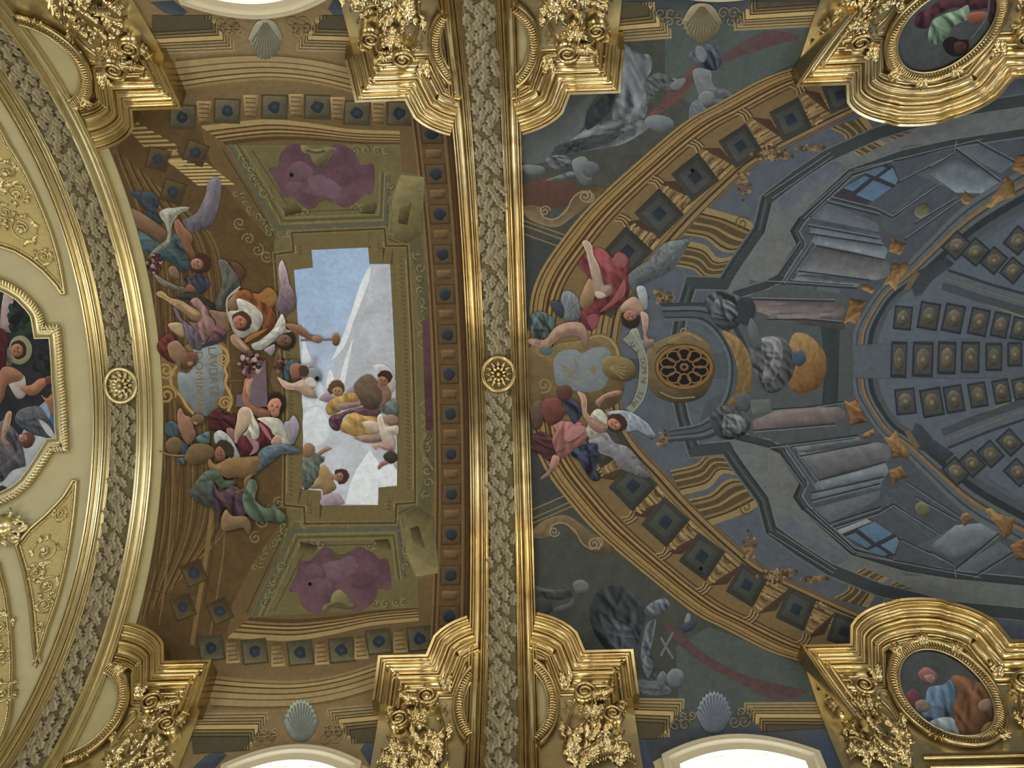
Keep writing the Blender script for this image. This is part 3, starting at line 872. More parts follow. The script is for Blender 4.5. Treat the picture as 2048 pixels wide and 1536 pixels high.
def bloom(b, x, y, r, cols, tg, n=22, seed=1, ry=None):
    rr = random.Random(seed)
    for k in range(n):
        a = rr.uniform(0, 6.28); q = r * math.sqrt(rr.random()); b.blob(x + q * math.cos(a), y + (ry or r) / r * q * math.sin(a), r * rr.uniform(.12, .26), rr.choice(cols), tg, lv=b.lv + .03 * k)
def ground(name, parent, X0, X1, smx, fn, lv=0):
    """painted ground of a fresco bay, cut where the windows are"""
    cols = sorted(set(list(np.round(np.arange(X0, X1, .4), 4)) + [X1] + [round(c + hw * u, 4) for c, hw in WINS for u in np.linspace(-1.2, 1.2, 19) if X0 < c + hw * u < X1]))
    V = []; F = []; rows = 190
    def lim(X):
        for c, hw in WINS:
            u = (X - c) / hw
            if abs(u) <= 1.2001: return min(smx, WTOP + .42 * u * u - .02)
        return smx
    for X in cols:
        l = lim(X)
        for k in range(rows + 1): V.append((X, -l + 2 * l * k / rows))
    for i in range(len(cols) - 1):
        for k in range(rows):
            a = i * (rows + 1) + k; F.append((a, a + 1, a + rows + 2, a + rows + 1))
    V = np.array(V); b = Brush(name, parent, lv); b.add(V, F, fn(V), space='xs'); return b.build()
def text_paint(b, word, x, y, ang, size, col, squash=1.0):
    """lettering as flat strokes of pigment: (x, y) start in px, ang degrees of the baseline, size = letter height in px"""
    cu = bpy.data.curves.new('lettering', 'FONT'); cu.body = word; cu.size = size / .69; cu.space_character = 1.05
    o = bpy.data.objects.new('lettering', cu); COL.objects.link(o)
    dg = bpy.context.evaluated_depsgraph_get(); me = bpy.data.meshes.new_from_object(o.evaluated_get(dg))
    bm = bmesh.new(); bm.from_mesh(me); bmesh.ops.triangulate(bm, faces=bm.faces[:])
    a = math.radians(ang); V = np.array([(v.co.x * squash, -v.co.y) for v in bm.verts]); F = [tuple(v.index for v in f.verts) for f in bm.faces]
    bm.free(); bpy.data.objects.remove(o); bpy.data.curves.remove(cu); bpy.data.meshes.remove(me)
    c, s_ = math.cos(a), math.sin(a)
    P = np.c_[x + V[:, 0] * c - V[:, 1] * s_, y + V[:, 0] * s_ + V[:, 1] * c]
    b.add(P, F, lin(col))
    return V[:, 0].max()

def step_mould(name, par, path, lv, d, top, mirror=True):
    """nested stepped mouldings (a painted corner of panelling): each band repeats the stepped contour further in"""
    P = pts_of(path); b = Brush(name, par, lv); o = 0.0
    for i, (w, c) in enumerate(((4.5, '9c885a'), (1.8, '5a4b2f'), (3.6, 'a8925e'), (2, '4f4129'), (4.5, '93804f'), (1.8, '43372200'[:6]), (3.2, '9c8654'), (2.2, '483b25'), (8, 'bfa35e'), (2.2, '40351f'), (4, '887447'), (2.2, '3d3220'), (4, '71613c'), (2.2, '3a3020'), (20, '554c36'))):
        Q = P.copy(); Q[:, 1] -= o; Q[1:, 0] -= d * o
        Q = np.array([q for q in Q if q[1] > top + 2])
        if len(Q) < 2: break
        poly = np.vstack([Q, [(Q[-1][0], top), (P[0][0], top)]])
        if (poly[:, 0].max() - poly[:, 0].min()) < 6: break
        b.poly(poly, c, smooth=False, sh=0, mirror=mirror, lv=lv + .9 * i, mott=.04, g=11); o += w
    return b.build()
# ================================================================ LEFT FRESCO (painted attic with an opening to the sky)
FL = thing('ceiling_fresco', None, 'fresco of a painted gilded attic opening to a pale blue sky with angels', 'fresco')
def gfn(V):
    s = np.abs(V[:, 1])[:, None]; t = np.clip((s - 6.0) / 1.6, 0, 1)
    return lin('6b5530') * (1 - t) + lin('8c7549') * t
ground('painted_ground', FL, -8.47, -1.30, 9.1, gfn)
ST = [(0, .07, '7a6238'), (.07, .10, '5a4626'), (.10, .30, 'a48c58'), (.30, .34, '66522d'), (.34, .50, 'a68e5a'), (.50, .55, '5d4927'), (.55, .70, 'a08753'), (.70, .75, '523f20'), (.75, .86, 'ad945c'), (.86, .90, '5d4927'), (.90, 1, '957b47')]
b = Brush('painted_cornice', FL, 2)
b.bands('352 116 450 108 540 107 630 116 722 136', '350 182 450 167 540 160 630 168 724 190', ST, mirror=True)
b.bands('400 252 470 244 540 238 620 246 700 258 800 262', '436 293 500 284 560 280 640 282 720 288 800 290',
        [(0, .25, 'a08850'), (.25, .33, '553f1f'), (.33, .46, '957a43'), (.46, .54, '47351a'), (.54, .64, 'a0854b'), (.64, .72, '4d391b'), (.72, .82, '85693a'), (.82, 1, '52401f')], mirror=True)
b.build()
# stepped mouldings that flank the shell, painted in perspective
STEP = [(0, .16, '9a8858'), (.16, .22, '6a5838'), (.22, .34, 'a8925c'), (.34, .40, '55452a'), (.40, .50, 'a18a55'), (.50, .56, '4f4028'), (.56, .74, 'c2a560'), (.74, .80, '4a3c26'), (.80, .88, '8f7a4c'), (.88, .94, '433723'), (.94, 1, '78673f')]
step_mould('painted_step_moulding', FL, '304 110 470 103 468 86 455 85 453 66 440 64 438 44 426 42 425 33', 3, 1, 31)
step_mould('painted_step_moulding', FL, '722 106 592 103 594 86 607 85 609 66 622 64 624 44 636 42 637 33', 3, -1, 31)
# coffers with blue flowers
def coffer_px(x, y, w, h, ang, lv, par, mirror=True, box='5d573e', flo='2d3640', fr='4c4229'):
    b = Brush('painted_coffer', par, lv); c, s_ = math.cos(math.radians(ang)), math.sin(math.radians(ang))
    def R4(k): return np.array([(x + (u * w * k / 2) * c - (v * h * k / 2) * s_, y + (u * w * k / 2) * s_ + (v * h * k / 2) * c) for u, v in ((-1, -1), (1, -1), (1, 1), (-1, 1))])
    b.poly(R4(1.0), fr, smooth=False, sh=0, mirror=mirror); b.poly(R4(.86), box, smooth=False, sh=.12, mirror=mirror, lv=lv + .5)
    b.blob(x, y, min(w, h) * .24, flo, lv=lv + 1, mirror=mirror, jag=.22, n=10); b.blob(x, y, min(w, h) * .09, '39434d', lv=lv + 1.3, mirror=mirror)
    return b.build()
for x, y in ((454, 222), (549, 214), (635, 214), (714, 226), (800, 227), (365, 234)):
    coffer_px(x, y, 54, 50, 2, 4, FL)
b = Brush('painted_bracket', FL, 5, stuff=True)
for x, y in ((408, 226), (501, 214), (592, 212), (675, 218), (757, 226)):
    b.poly('%d %d %d %d %d %d %d %d' % (x - 15, y - 24, x + 15, y - 24, x + 11, y + 22, x - 11, y + 22), '92784a', smooth=False, sh=.25, mirror=True)
    for k in range(5): b.stroke('%d %d %d %d' % (x - 10, y - 18 + 9 * k, x + 10, y - 17 + 9 * k), 2.2, '5e4a29', mirror=True, lv=6)
b.build()
# shells at both ends
def shell(name, par, cx, cy, rx, ry, col, dark, lv, up=1):
    b = Brush(name, par, lv)
    P = []
    for i in range(25):
        a = math.pi * (1.08 + (.84) * i / 24) if up < 0 else math.pi * (.08 + .84 * i / 24)
        w = 1 + .05 * math.cos(i * math.pi)
        P.append((cx + rx * w * math.cos(a), cy + ry * w * math.sin(a)))
    P += [(cx + rx * .45 * (1 if up < 0 else -1), cy - .35 * ry * up), (cx - rx * .45 * (1 if up < 0 else -1), cy - .35 * ry * up)]
    b.poly(np.array(P), col, sh=.18)
    for i in range(1, 12):
        a = math.pi * (1.08 + .84 * i / 12) if up < 0 else math.pi * (.08 + .84 * i / 12)
        b.stroke(np.array([(cx + .12 * rx * math.cos(a), cy - .3 * ry * up), (cx + .9 * rx * math.cos(a), cy + .9 * ry * math.sin(a))]), 1.6, dark, lv=lv + 1, w1=4.2)
    return b.build()
shell('painted_shell', FL, 531, 62, 34, 56, '8c8c74', '6c6a52', 18, 1)
shell('painted_shell', FL, 602, 1458, 34, 58, '8c9488', '6e766c', 18, -1)
b = Brush('painted_scrollwork', FL, 18, stuff=True)
for x in (450, 472, 590, 612):
    for k in range(3):
        b.stroke(spiral(x + (k - 1) * 8, 46 + k * 9, 13 - 2 * k, 1.3, k * 2, 1 if x < 530 else -1, 16), 2.6, ('8a7448', '5e4c2c', '9c8658')[k], mirror=True)
b.build()
# dark blue spandrels beside the windows
b = Brush('painted_spandrel', FL, 3, stuff=True)
b.poly('742 1536 720 1500 735 1478 770 1490 830 1512 860 1536', '464e57', smooth=False, sh=.1, mirror=True)
b.poly('385 1536 410 1512 440 1500 455 1510 430 1536', '464e57', smooth=False, sh=.1, mirror=True)
b.build()
# raking side wall with sunlit slats
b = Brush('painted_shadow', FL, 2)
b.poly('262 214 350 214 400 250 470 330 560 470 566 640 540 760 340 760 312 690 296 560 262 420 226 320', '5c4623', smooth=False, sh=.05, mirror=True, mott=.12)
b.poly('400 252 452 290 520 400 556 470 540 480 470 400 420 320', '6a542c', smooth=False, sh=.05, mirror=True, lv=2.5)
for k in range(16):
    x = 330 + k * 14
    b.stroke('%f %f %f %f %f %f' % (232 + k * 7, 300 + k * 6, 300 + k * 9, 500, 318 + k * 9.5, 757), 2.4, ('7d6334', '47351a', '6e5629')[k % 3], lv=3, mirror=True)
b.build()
b = Brush('painted_wall_moulding', FL, 3.5, stuff=True)
for t, w, c in (('312 640 322 757 320 900 308 1040 290 1180 276 1260', 3, '7a6134'), ('326 640 334 757 334 900 324 1040 306 1200', 2.5, '46351a'), ('346 900 344 1000 332 1150 318 1250', 3, '7d6436'), ('420 940 424 1010 414 1100 398 1200 384 1290', 9, '7e6434'), ('430 950 434 1010 424 1110 408 1210', 2.5, '47361b'),
                ('450 1040 446 1110 434 1190 420 1270', 3, '7a6236'), ('300 1180 360 1190 430 1180', 2, '4b3a1d'), ('360 900 356 1010 344 1130', 2, '4b3a1d')): b.stroke(t, w, c)
b.build()
b = Brush('painted_sunlit_slat', FL, 5, stuff=True)
for k in range(7):
    y = 238 + k * 8.5; x0 = 238 + k * 7.5; x1 = 262 + k * 14.5
    b.poly('%f %f %f %f %f %f %f %f' % (x0, y, x1, y - 2, x1 + 5, y + 2.5, x0 + 5, y + 5), 'a8904f', smooth=False, sh=0)
for k in range(8):
    y = 321 + k * 6.6; x0 = 333 + k * 8.2; x1 = 404 + k * 8.6
    b.poly('%f %f %f %f %f %f %f %f' % (x0, y, x1, y - 2, x1 + 6, y + 2, x0 + 6, y + 4), 'bda45c', smooth=False, sh=0)
b.poly('322 318 362 316 380 330 352 334', 'a58d4e', smooth=False, sh=0); b.poly('330 300 352 298 358 310 340 312', '9a8248', smooth=False, sh=0, jag=2)
b.build()
for x, y, a in ((391, 306, 20), (316, 318, 15), (346, 384, 18)): coffer_px(x, y, 46, 46, a, 5, FL, box='54452a', fr='4a3a1e', flo='2e3846')
# olive attic panel
OL = Brush('painted_attic', FL, 4)
OL.poly('452 290 800 288 804 345 850 350 856 500 862 640 866 758 566 766 560 640 548 540 548 470 516 400', '6b6238', smooth=False, sh=.04, mirror=True, mott=.08, g=12)
L1, D1c, G1 = '80764a', '4a4224', '5b5c48'
for t, w, c in (('458 288 556 456 772 447 776 352', 9, G1), ('470 290 562 448 766 440 770 345', 2.5, L1), ('476 290 566 442 762 434 766 345', 2, D1c), ('484 291 571 436 757 428 760 345', 2.2, L1),
                ('446 300 548 468 548 476', 3, D1c), ('780 350 776 400 772 476 812 492', 2.5, D1c), ('830 480 848 440 850 352', 6, G1),
                ('556 462 556 474 772 466', 2, L1), ('800 352 782 400 778 470', 2.2, L1), ('504 300 584 424 744 418', 1.8, D1c)):
    OL.stroke(t, w, c, smooth=False, lv=5, mirror=True)
OL.poly('786 396 802 350 848 354 846 466 814 488 778 474', '756b40', smooth=False, sh=.15, mirror=True, lv=6)
OL.poly('800 416 824 404 814 450 796 446', '574c28', smooth=False, sh=.2, mirror=True, lv=7)
OL.poly('565 412 594 406 606 424 570 432', '554b28', smooth=False, sh=.2, mirror=True, lv=6); OL.poly('728 406 754 404 750 428 722 428', '554b28', smooth=False, sh=.2, mirror=True, lv=6)
OL.poly('812 480 842 470 856 560 862 700 850 640 836 560', '5a5436', smooth=False, sh=.05, mirror=True, lv=5)
for k in range(9):
    OL.stroke(spiral(470 + 9 * k, 430 + 16 * k * (k < 5) + (k >= 5) * (40 + 6 * k), 13, 1.4, k, 1 if k % 2 else -1, 16), 2.4, '847a4c' if k % 2 else '4e4628', lv=5.5, mirror=True)
rs = random.Random(8)
for (x0, y0, x1, y1, n_) in ((470, 380, 545, 470, 9), (575, 300, 600, 300, 2), (480, 310, 530, 390, 6), (700, 300, 780, 300, 4), (780, 360, 790, 470, 4), (835, 500, 848, 700, 9), (575, 470, 720, 462, 9), (560, 500, 568, 740, 10), (700, 416, 750, 412, 3), (560, 424, 620, 424, 4)):
    for k in range(n_):
        t_ = (k + .5) / n_; xx, yy = x0 + (x1 - x0) * t_ + rs.uniform(-3, 3), y0 + (y1 - y0) * t_ + rs.uniform(-3, 3)
        OL.stroke(spiral(xx, yy, rs.uniform(6, 10), 1.2, rs.uniform(0, 6), 1 if k % 2 else -1, 12), 2.2, '837a4e', lv=5.6, mirror=True); OL.stroke(spiral(xx + 2, yy + 2, rs.uniform(5, 9), 1.1, rs.uniform(0, 6), 1 if k % 2 else -1, 12), 1.6, '48401f', lv=5.7, mirror=True)
for k in range(7): OL.stroke('%f %f %f %f' % (520 - k * 9 + 20, 350 + 22, 570 - k * 4, 470 + k * 3), 1.6, '5a5230', lv=5, mirror=True)
OL.build()
# purple cartouches
PT = '537 337 556 331 560 309 574 293 590 287 602 291 606 301 618 305 624 322 640 333 656 322 664 304 660 292 680 288 702 298 716 314 722 329 748 330 746 386 730 388 716 402 702 411 688 415 672 408 654 402 640 405 632 414 620 418 606 412 594 400 584 393 566 393 552 362'
MK = '602 290 614 292 622 298 640 296 656 292 672 296 670 304 660 308 654 322 640 333 626 324 620 308 606 304'
for mir in (1, -1):
    b = Brush('painted_purple_cartouche', FL, 6)
    XS = xsn(spline(pts_of(PT), 6, True)); XS[:, 1] *= mir
    b.poly(XS, '63454f', smooth=False, space='xs', sh=.05, mott=.25, msc=14, light=(0, 1))
    X2 = xsn(pts_of(MK)); X2[:, 1] *= mir; b.poly(X2, '746a42', space='xs', sh=.2, lv=8)
    for q in ('614 300 634 305 650 301', '640 404 652 396 666 403', '628 408 640 398'):
        X3 = xsn(pts_of(q)); X3[:, 1] *= mir; b.stroke(X3, .06, '574e2c', space='xs', lv=9)
    for i, (cx, cy, w) in enumerate(((600, 340, 26), (640, 370, 30), (690, 350, 26), (590, 375, 18), (665, 385, 20))):
        P = np.array([(cx + w * math.cos(a) * (1 + .3 * math.sin(3 * a + i)), cy + .7 * w * math.sin(a)) for a in np.linspace(0, 6.28, 9)[:-1]])
        X4 = xsn(P); X4[:, 1] *= mir; b.poly(X4, ('6d505c', '705663', '5c3f49')[i % 3], space='xs', sh=.06, lv=7 + i * .2, mott=.15)
    b.build()
# frame of the opening
SKY = '623 500 736 495 739 528 780 528 785 620 789 700 792 800 794 900 794 972 757 975 756 1010 644 1011 642 982 605 978 606 900 606 800 600 700 588 540 626 535'
b = Brush('painted_frame', FL, 7)
sk = pts_of(SKY); nn = normals(sk, True)
for o, w, c in ((17, 36, '6f6137'), (4, 7, '85763f'), (9, 2, '4b3f20'), (14, 2, '8a7c4a'), (32, 2.5, '8a7c48'), (36, 3, '4b3f20'), (40, 2.5, '7d6f42')):
    b.stroke(sk + nn * (-o if True else o), w, c, smooth=False, lv=7 + .2 * o / 4, closed=True)
d_ = dens(sk + nn * -23, 9, True)
for p in d_: b.stroke(np.array([p + (-3, -2), p + (3, 2)]), 3, '594d2a', lv=9.5)
b.build()
b = Brush('painted_sky', FL, 10)
b.poly(SKY, '9dbbe0', smooth=False, sh=0, g=6, mott=.10, msc=26, grad=((690, 620), (700, 880), 'c3cedb'))
b.build()
b = Brush('painted_cloud', FL, 11)
b.poly('739 530 780 530 792 800 794 970 757 974 640 820 662 742 690 690 715 620 728 560', 'b2b9c4', smooth=False, sh=.03, mott=.12, msc=16, g=6)
b.poly('740 532 720 570 704 620 690 660 672 700 664 720 690 690 708 640 724 600 738 560', 'dfe6ec', sh=0, lv=12)
b.poly('606 650 612 690 628 730 640 760 650 800 640 820 606 820', 'd2dde6', sh=.03, lv=12)
b.poly('606 815 660 805 720 840 790 860 794 972 757 975 756 1010 644 1011 642 982 606 978', 'bcc5d0', smooth=False, sh=.04, mott=.13, msc=18, g=6, lv=12.5)
b.poly('712 940 740 900 760 930 794 920 794 970 757 975 756 1010 690 1008 700 970', 'dde6ee', smooth=False, sh=.03, lv=13); b.poly('608 830 640 815 660 860 640 890 610 880', 'd3dce6', sh=.03, lv=13)
b.poly('700 690 706 680 696 730 688 770 676 790 684 740', 'dbe2e8', sh=0, lv=13); b.poly('660 740 668 760 660 780 652 770', 'e2e8ec', sh=0, lv=13)
b.build()
# coffered border along the straight arch
b = Brush('painted_border', FL, 5)
Xa, Xb = -2.16, -1.30
ss = np.linspace(-6.1, 6.1, 120)
for x0, x1, c in ((Xa, Xb, '5f4826'), (Xa, Xa + .04, '7d6233'), (Xa + .05, Xa + .08, '41301a'), (Xa + .10, Xa + .14, '75592f'), (Xa + .62, Xa + .66, '7a5e32'), (Xa + .69, Xa + .72, '402f18'), (Xa + .74, Xa + .80, '53351b'), (Xa + .80, Xa + .86, '3f2714')):
    b.bands(np.array([(x0, s) for s in ss]), np.array([(x1, s) for s in ss]), [(0, 1, c)], smooth=False, space='xs', lv=5 + (0 if c == '5f4826' else .6))
b.build()
for k in range(13):
    s = -5.55 + .925 * k; x = Xa + .38
    b = Brush('painted_coffer', FL, 6.5)
    b.stroke(np.array([(x - .20, s - .42), (x + .20, s - .42)]), 2.4, '7a5f33', smooth=False, space='xs', w1=2.4) if False else None
    for q, c, l in ((.22, '3f3019', 6.5), (.20, '5b482a', 6.8)):
        b.poly(np.array([(x - q, s - q * 1.05), (x + q, s - q * 1.05), (x + q, s + q * 1.05), (x - q, s + q * 1.05)]), c, smooth=False, space='xs', sh=.1, lv=l)
    n = 10; rr = random.Random(k)
    b.poly(np.array([(x + .135 * (1 + rr.uniform(-.15, .15)) * math.cos(6.283 * i / n), s + .135 * (1 + rr.uniform(-.15, .15)) * math.sin(6.283 * i / n)) for i in range(n)]), '2c343e', space='xs', sh=.2, lv=7.2)
    b.poly(np.array([(x - .17, s + .36), (x + .17, s + .36), (x + .15, s + .57), (x - .15, s + .57)]), '6b5230', smooth=False, space='xs', sh=.25, lv=7)
    b.build()
b = Brush('painted_purple_panel', FL, 8)
b.poly('845 643 858 640 864 758 866 858 852 862 848 760', '56363f', smooth=False, sh=.1)
b.stroke('842 640 838 600 858 572', 4, '5a5a46'); b.stroke('850 864 842 900 866 940', 4, '7a7048'); b.stroke('856 864 850 900 868 930', 2, '4c4428')
b.build()

# ---------------------------------------------------------------- tablet with the inscription
b = Brush('painted_tablet', FL, 13, label='blue-grey painted tablet with gold lettering in a scrolled gold frame')
b.poly('120 -60 250 -120 420 -160 560 -230 900 -230 1000 -120 1010 60 960 150 1010 260 1000 330 1050 430 1060 560 1000 690 720 740 600 730 520 720 400 600 260 480 140 420 60 450 20 300 60 150', '74592e', 'C', sh=.2, mott=.15)
b.poly('370 150 480 170 560 60 560 -160 640 -210 880 -190 930 -60 920 60 945 160 935 270 960 340 930 460 880 540 840 640 720 720 600 690 540 620 440 500 370 390 355 270', '7a878c', 'C', sh=.12, lv=14, mott=.1)
for t, w in (('890 -190 980 -110 1000 0 955 110 985 200 960 300 1010 400 1045 520 1000 660', 7), ('130 -90 250 -60 330 -90 350 60 270 180 280 330 400 470 470 590 560 690', 7)):
    b.stroke(t, w, '9a7c3e', 'C', lv=15); b.stroke(t, 2.2, 'bb9b56', 'C', lv=15.5)
for x, y, r, h in ((930, -10, 60, 1), (960, 550, 62, -1), (200, 130, 80, 1), (210, 450, 90, -1)):
    b.stroke(spiral(*pts_of('%d %d' % (x, y), 'C')[0], r / 6.4 * 1.5, 1.8, 0, h, 26), 4, '96773a', lv=16); b.stroke(spiral(*pts_of('%d %d' % (x, y), 'C')[0], r / 6.4 * 1.35, 1.7, .3, h, 26), 1.5, 'bb9c58', lv=16.5)
b.build()
b = Brush('painted_inscription', FL, 15.5, stuff=True, label='gold letters reading LAVDATE PVERI DOMINVM')
text_paint(b, 'LAVDATE PVERI', 416, 694, 87.5, 17, '7a6238', .92)
text_paint(b, 'DOMINVM', 390, 702, 88.5, 15, '836a3e', 1.15)
b.build()
# ---------------------------------------------------------------- figures
FO = lambda wl, an, am=.16: dict(fold=(wl, an, am))
SK = lambda **k: dict(sh=.2, **k)
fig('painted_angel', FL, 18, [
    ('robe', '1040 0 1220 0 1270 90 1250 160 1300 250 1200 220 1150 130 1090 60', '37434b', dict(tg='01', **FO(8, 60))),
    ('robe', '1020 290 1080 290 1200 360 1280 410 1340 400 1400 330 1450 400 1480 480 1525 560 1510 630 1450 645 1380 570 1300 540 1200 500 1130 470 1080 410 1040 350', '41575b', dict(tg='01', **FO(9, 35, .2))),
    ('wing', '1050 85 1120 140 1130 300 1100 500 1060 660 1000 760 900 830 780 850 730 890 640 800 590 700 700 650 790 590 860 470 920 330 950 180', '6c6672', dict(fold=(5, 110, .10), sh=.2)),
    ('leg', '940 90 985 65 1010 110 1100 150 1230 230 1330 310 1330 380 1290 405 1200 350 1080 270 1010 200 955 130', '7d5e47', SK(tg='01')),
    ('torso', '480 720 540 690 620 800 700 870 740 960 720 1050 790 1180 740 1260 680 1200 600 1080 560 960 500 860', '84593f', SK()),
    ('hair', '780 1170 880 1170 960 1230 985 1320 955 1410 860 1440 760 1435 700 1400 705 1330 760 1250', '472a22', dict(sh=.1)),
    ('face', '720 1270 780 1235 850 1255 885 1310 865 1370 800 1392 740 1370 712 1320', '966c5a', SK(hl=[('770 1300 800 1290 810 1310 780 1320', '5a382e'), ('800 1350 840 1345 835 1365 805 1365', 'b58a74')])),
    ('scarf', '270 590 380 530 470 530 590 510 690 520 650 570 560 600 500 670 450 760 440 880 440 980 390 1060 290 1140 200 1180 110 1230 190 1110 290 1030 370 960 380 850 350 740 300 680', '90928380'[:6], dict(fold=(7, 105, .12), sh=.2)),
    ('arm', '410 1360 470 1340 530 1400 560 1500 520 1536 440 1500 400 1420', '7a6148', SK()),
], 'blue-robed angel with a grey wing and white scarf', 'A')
b = Brush('painted_flowers', FL, 28, stuff=True)
bloom(b, 210, 1310, 130, ['5a2a34', '6d4a50', '2c2422', '8a6a6a', '3b2b28', '9a8288'], 'A', 34, 2); b.build()
fig('painted_angel', FL, 30, [
    ('sash', '60 180 180 250 330 320 450 350 480 410 330 390 200 340 100 270', '6d6a5c', FO(5, 20)),
    ('cloth', '420 240 500 210 540 260 580 190 650 180 720 230 770 300 740 370 680 420 600 435 570 370 500 310', '3a4252', FO(8, 60, .22)),
    ('hand', '470 330 520 310 580 370 570 410 500 410 460 380', '80503f', SK()),
    ('cloth', '320 480 420 430 520 430 600 450 700 500 820 560 840 640 780 630 700 560 600 520 500 520 400 510', '34322f', FO(6, 20)),
    ('torso', '760 640 900 660 1000 680 1010 800 1020 900 960 940 880 1000 820 1020 850 900 840 780 780 700', '7f604c', SK()),
    ('robe', '520 520 600 480 680 560 740 640 760 720 820 770 835 850 800 940 740 1010 680 1050 640 960 560 860 490 790 600 800 660 740 650 660 580 600', '8e6c69', FO(9, 70, .14)),
    ('leg', '80 420 140 395 200 430 250 480 400 520 520 590 640 660 670 720 620 790 540 770 450 700 340 610 270 560 180 500 100 460', 'a08057', SK(hl=[('420 560 540 620 610 690 560 700 460 630', 'b8976a')])),
    ('leg', '230 830 300 800 400 810 430 880 440 980 380 980 300 920', 'a68f6d', SK()),
    ('mantle', '300 590 360 640 400 740 460 800 540 850 600 900 650 990 662 1080 650 1160 560 1140 500 1080 450 960 440 860 380 780 330 700', '5f5863', FO(8, 65, .22)),
    ('sash', '830 850 900 830 970 930 900 1020 780 1040 690 1060 760 1010', '70484c', FO(7, 30)),
    ('hem', '660 1090 760 1050 900 1020 980 950 960 1010 840 1080 720 1110 670 1130', '2f3743', dict(sh=.1)),
], 'seated angel in a rose tunic with bare leg', 'B')
fig('painted_angel', FL, 44, [
    ('wing', '880 0 960 0 1030 80 1080 150 1130 230 1150 320 1100 380 1030 430 990 500 970 620 850 640 840 500 880 420 920 320 920 200 890 100', '55564e', dict(fold=(6, 100, .16), sh=.2)),
    ('wing', '1650 60 1690 0 1720 60 1760 180 1780 300 1830 380 1870 480 1870 580 1820 650 1740 700 1640 650 1600 580 1640 450 1670 330 1650 200', '73616d', dict(fold=(4, 95, .10), grad=((1700, 500), (1690, 100), 'a3939c'), sh=.15)),
    ('hair', '1040 30 1100 30 1170 80 1220 160 1170 260 1110 200 1080 130', '5c3d2c', dict(sh=.15)),
    ('arm', '1000 520 1070 440 1130 380 1150 420 1110 480 1130 620 1080 670 1010 640 985 580', '87644c', SK()),
    ('tunic', '1110 500 1200 510 1300 560 1380 620 1440 700 1440 800 1400 890 1320 950 1230 980 1180 1000 1100 950 1010 700 1030 650 1130 640', 'aeada0', FO(10, 60, .10)),
    ('cloak', '1140 400 1230 380 1340 430 1420 420 1460 370 1530 350 1600 400 1630 480 1600 560 1560 620 1610 720 1600 840 1540 900 1420 960 1320 1020 1220 1080 1180 1030 1240 970 1380 900 1440 800 1440 700 1380 610 1280 540 1180 500 1110 480', '7d4722', dict(fold=(10, 75, .2), sh=.2, hl=[('1380 450 1460 400 1530 360 1600 410 1620 490 1540 590 1480 560 1420 520', '966729'), ('1240 990 1400 910 1500 880 1420 950 1300 1020 1220 1060', '96682c')])),
    ('wing_edge', '1155 330 1140 370 1060 440 1000 500 990 620 1020 700 1060 860 1095 950 1060 900 1005 760 975 640 975 510 1030 430', 'a8a38e', dict(sh=.05)),
    ('hair', '1055 720 1120 665 1220 665 1290 740 1295 830 1240 900 1150 905 1100 870 1060 800', '47331f', dict(sh=.12, jag=1)),
    ('face', '1070 750 1140 710 1210 745 1240 800 1200 865 1130 880 1080 850 1060 795', '9c6650', SK(hl=[('1130 760 1160 755 1160 775 1130 780', '5c382c'), ('1160 820 1200 815 1195 835 1160 838', '7a4438')])),
    ('arm', '1030 980 1090 950 1180 1030 1285 1140 1270 1200 1200 1190 1100 1120 1040 1050', '94735a', SK(hl=[('1100 1000 1180 1060 1250 1140 1200 1130', 'b89a80')])),
], 'angel in a white tunic and orange cloak with two wings', 'B')
fig('painted_trumpeter', FL, 58, [
    ('tunic', '1300 1080 1400 1030 1560 900 1640 760 1690 690 1730 780 1740 880 1810 910 1700 960 1640 1010 1560 1060 1450 1140 1340 1150', 'abaca4', FO(7, 150, .12)),
    ('wing', '1460 1150 1540 1100 1590 1080 1600 1150 1550 1230 1500 1190', '93889400'[:6], dict(sh=.2)),
    ('arm', '235 1060 310 1055 380 1090 430 1140 490 1150 530 1180 500 1210 440 1190 380 1160 300 1120', '80573d', SK(tg='11')),
    ('hair', '1610 1060 1650 975 1740 930 1825 945 1865 1020 1840 1105 1760 1155 1670 1135', '2e221c', dict(sh=.1, jag=1)),
    ('face', '1615 1030 1680 965 1760 960 1812 1020 1790 1082 1720 1105 1650 1085', '74503f', SK()),
    ('trumpet', '355 1186 480 1184 622 1180', '7d5630', dict(tg='11', st=3.2)),
    ('trumpet_bell', '610 1160 625 1138 650 1135 668 1160 670 1195 655 1225 630 1228 612 1205', '7a5230', dict(tg='11', sh=.3)),
    ('hand', '450 1160 480 1148 520 1160 530 1185 500 1208 460 1195', '94694c', SK(tg='11')),
], 'trumpeter in white blowing a long gold trumpet into the sky', 'B')
fig('painted_cherub', FL, 66, [
    ('cloth', '100 1060 200 960 280 940 320 1040 240 1080 240 1180 300 1260 330 1320 240 1300 140 1220 90 1140', '5e2a27', FO(8, 60, .2)),
    ('body', '230 1080 340 1030 400 1080 460 1160 490 1220 420 1290 400 1380 470 1420 440 1445 370 1385 320 1310 250 1220', '87694e', SK()),
    ('head', '410 1240 500 1180 590 1200 605 1280 560 1360 470 1392 410 1330', '6d4b33', dict(sh=.2, hl=[('480 1310 540 1300 545 1340 490 1350', '9c7658')])),
], 'cherub in red cloth holding the tablet from above', 'B')
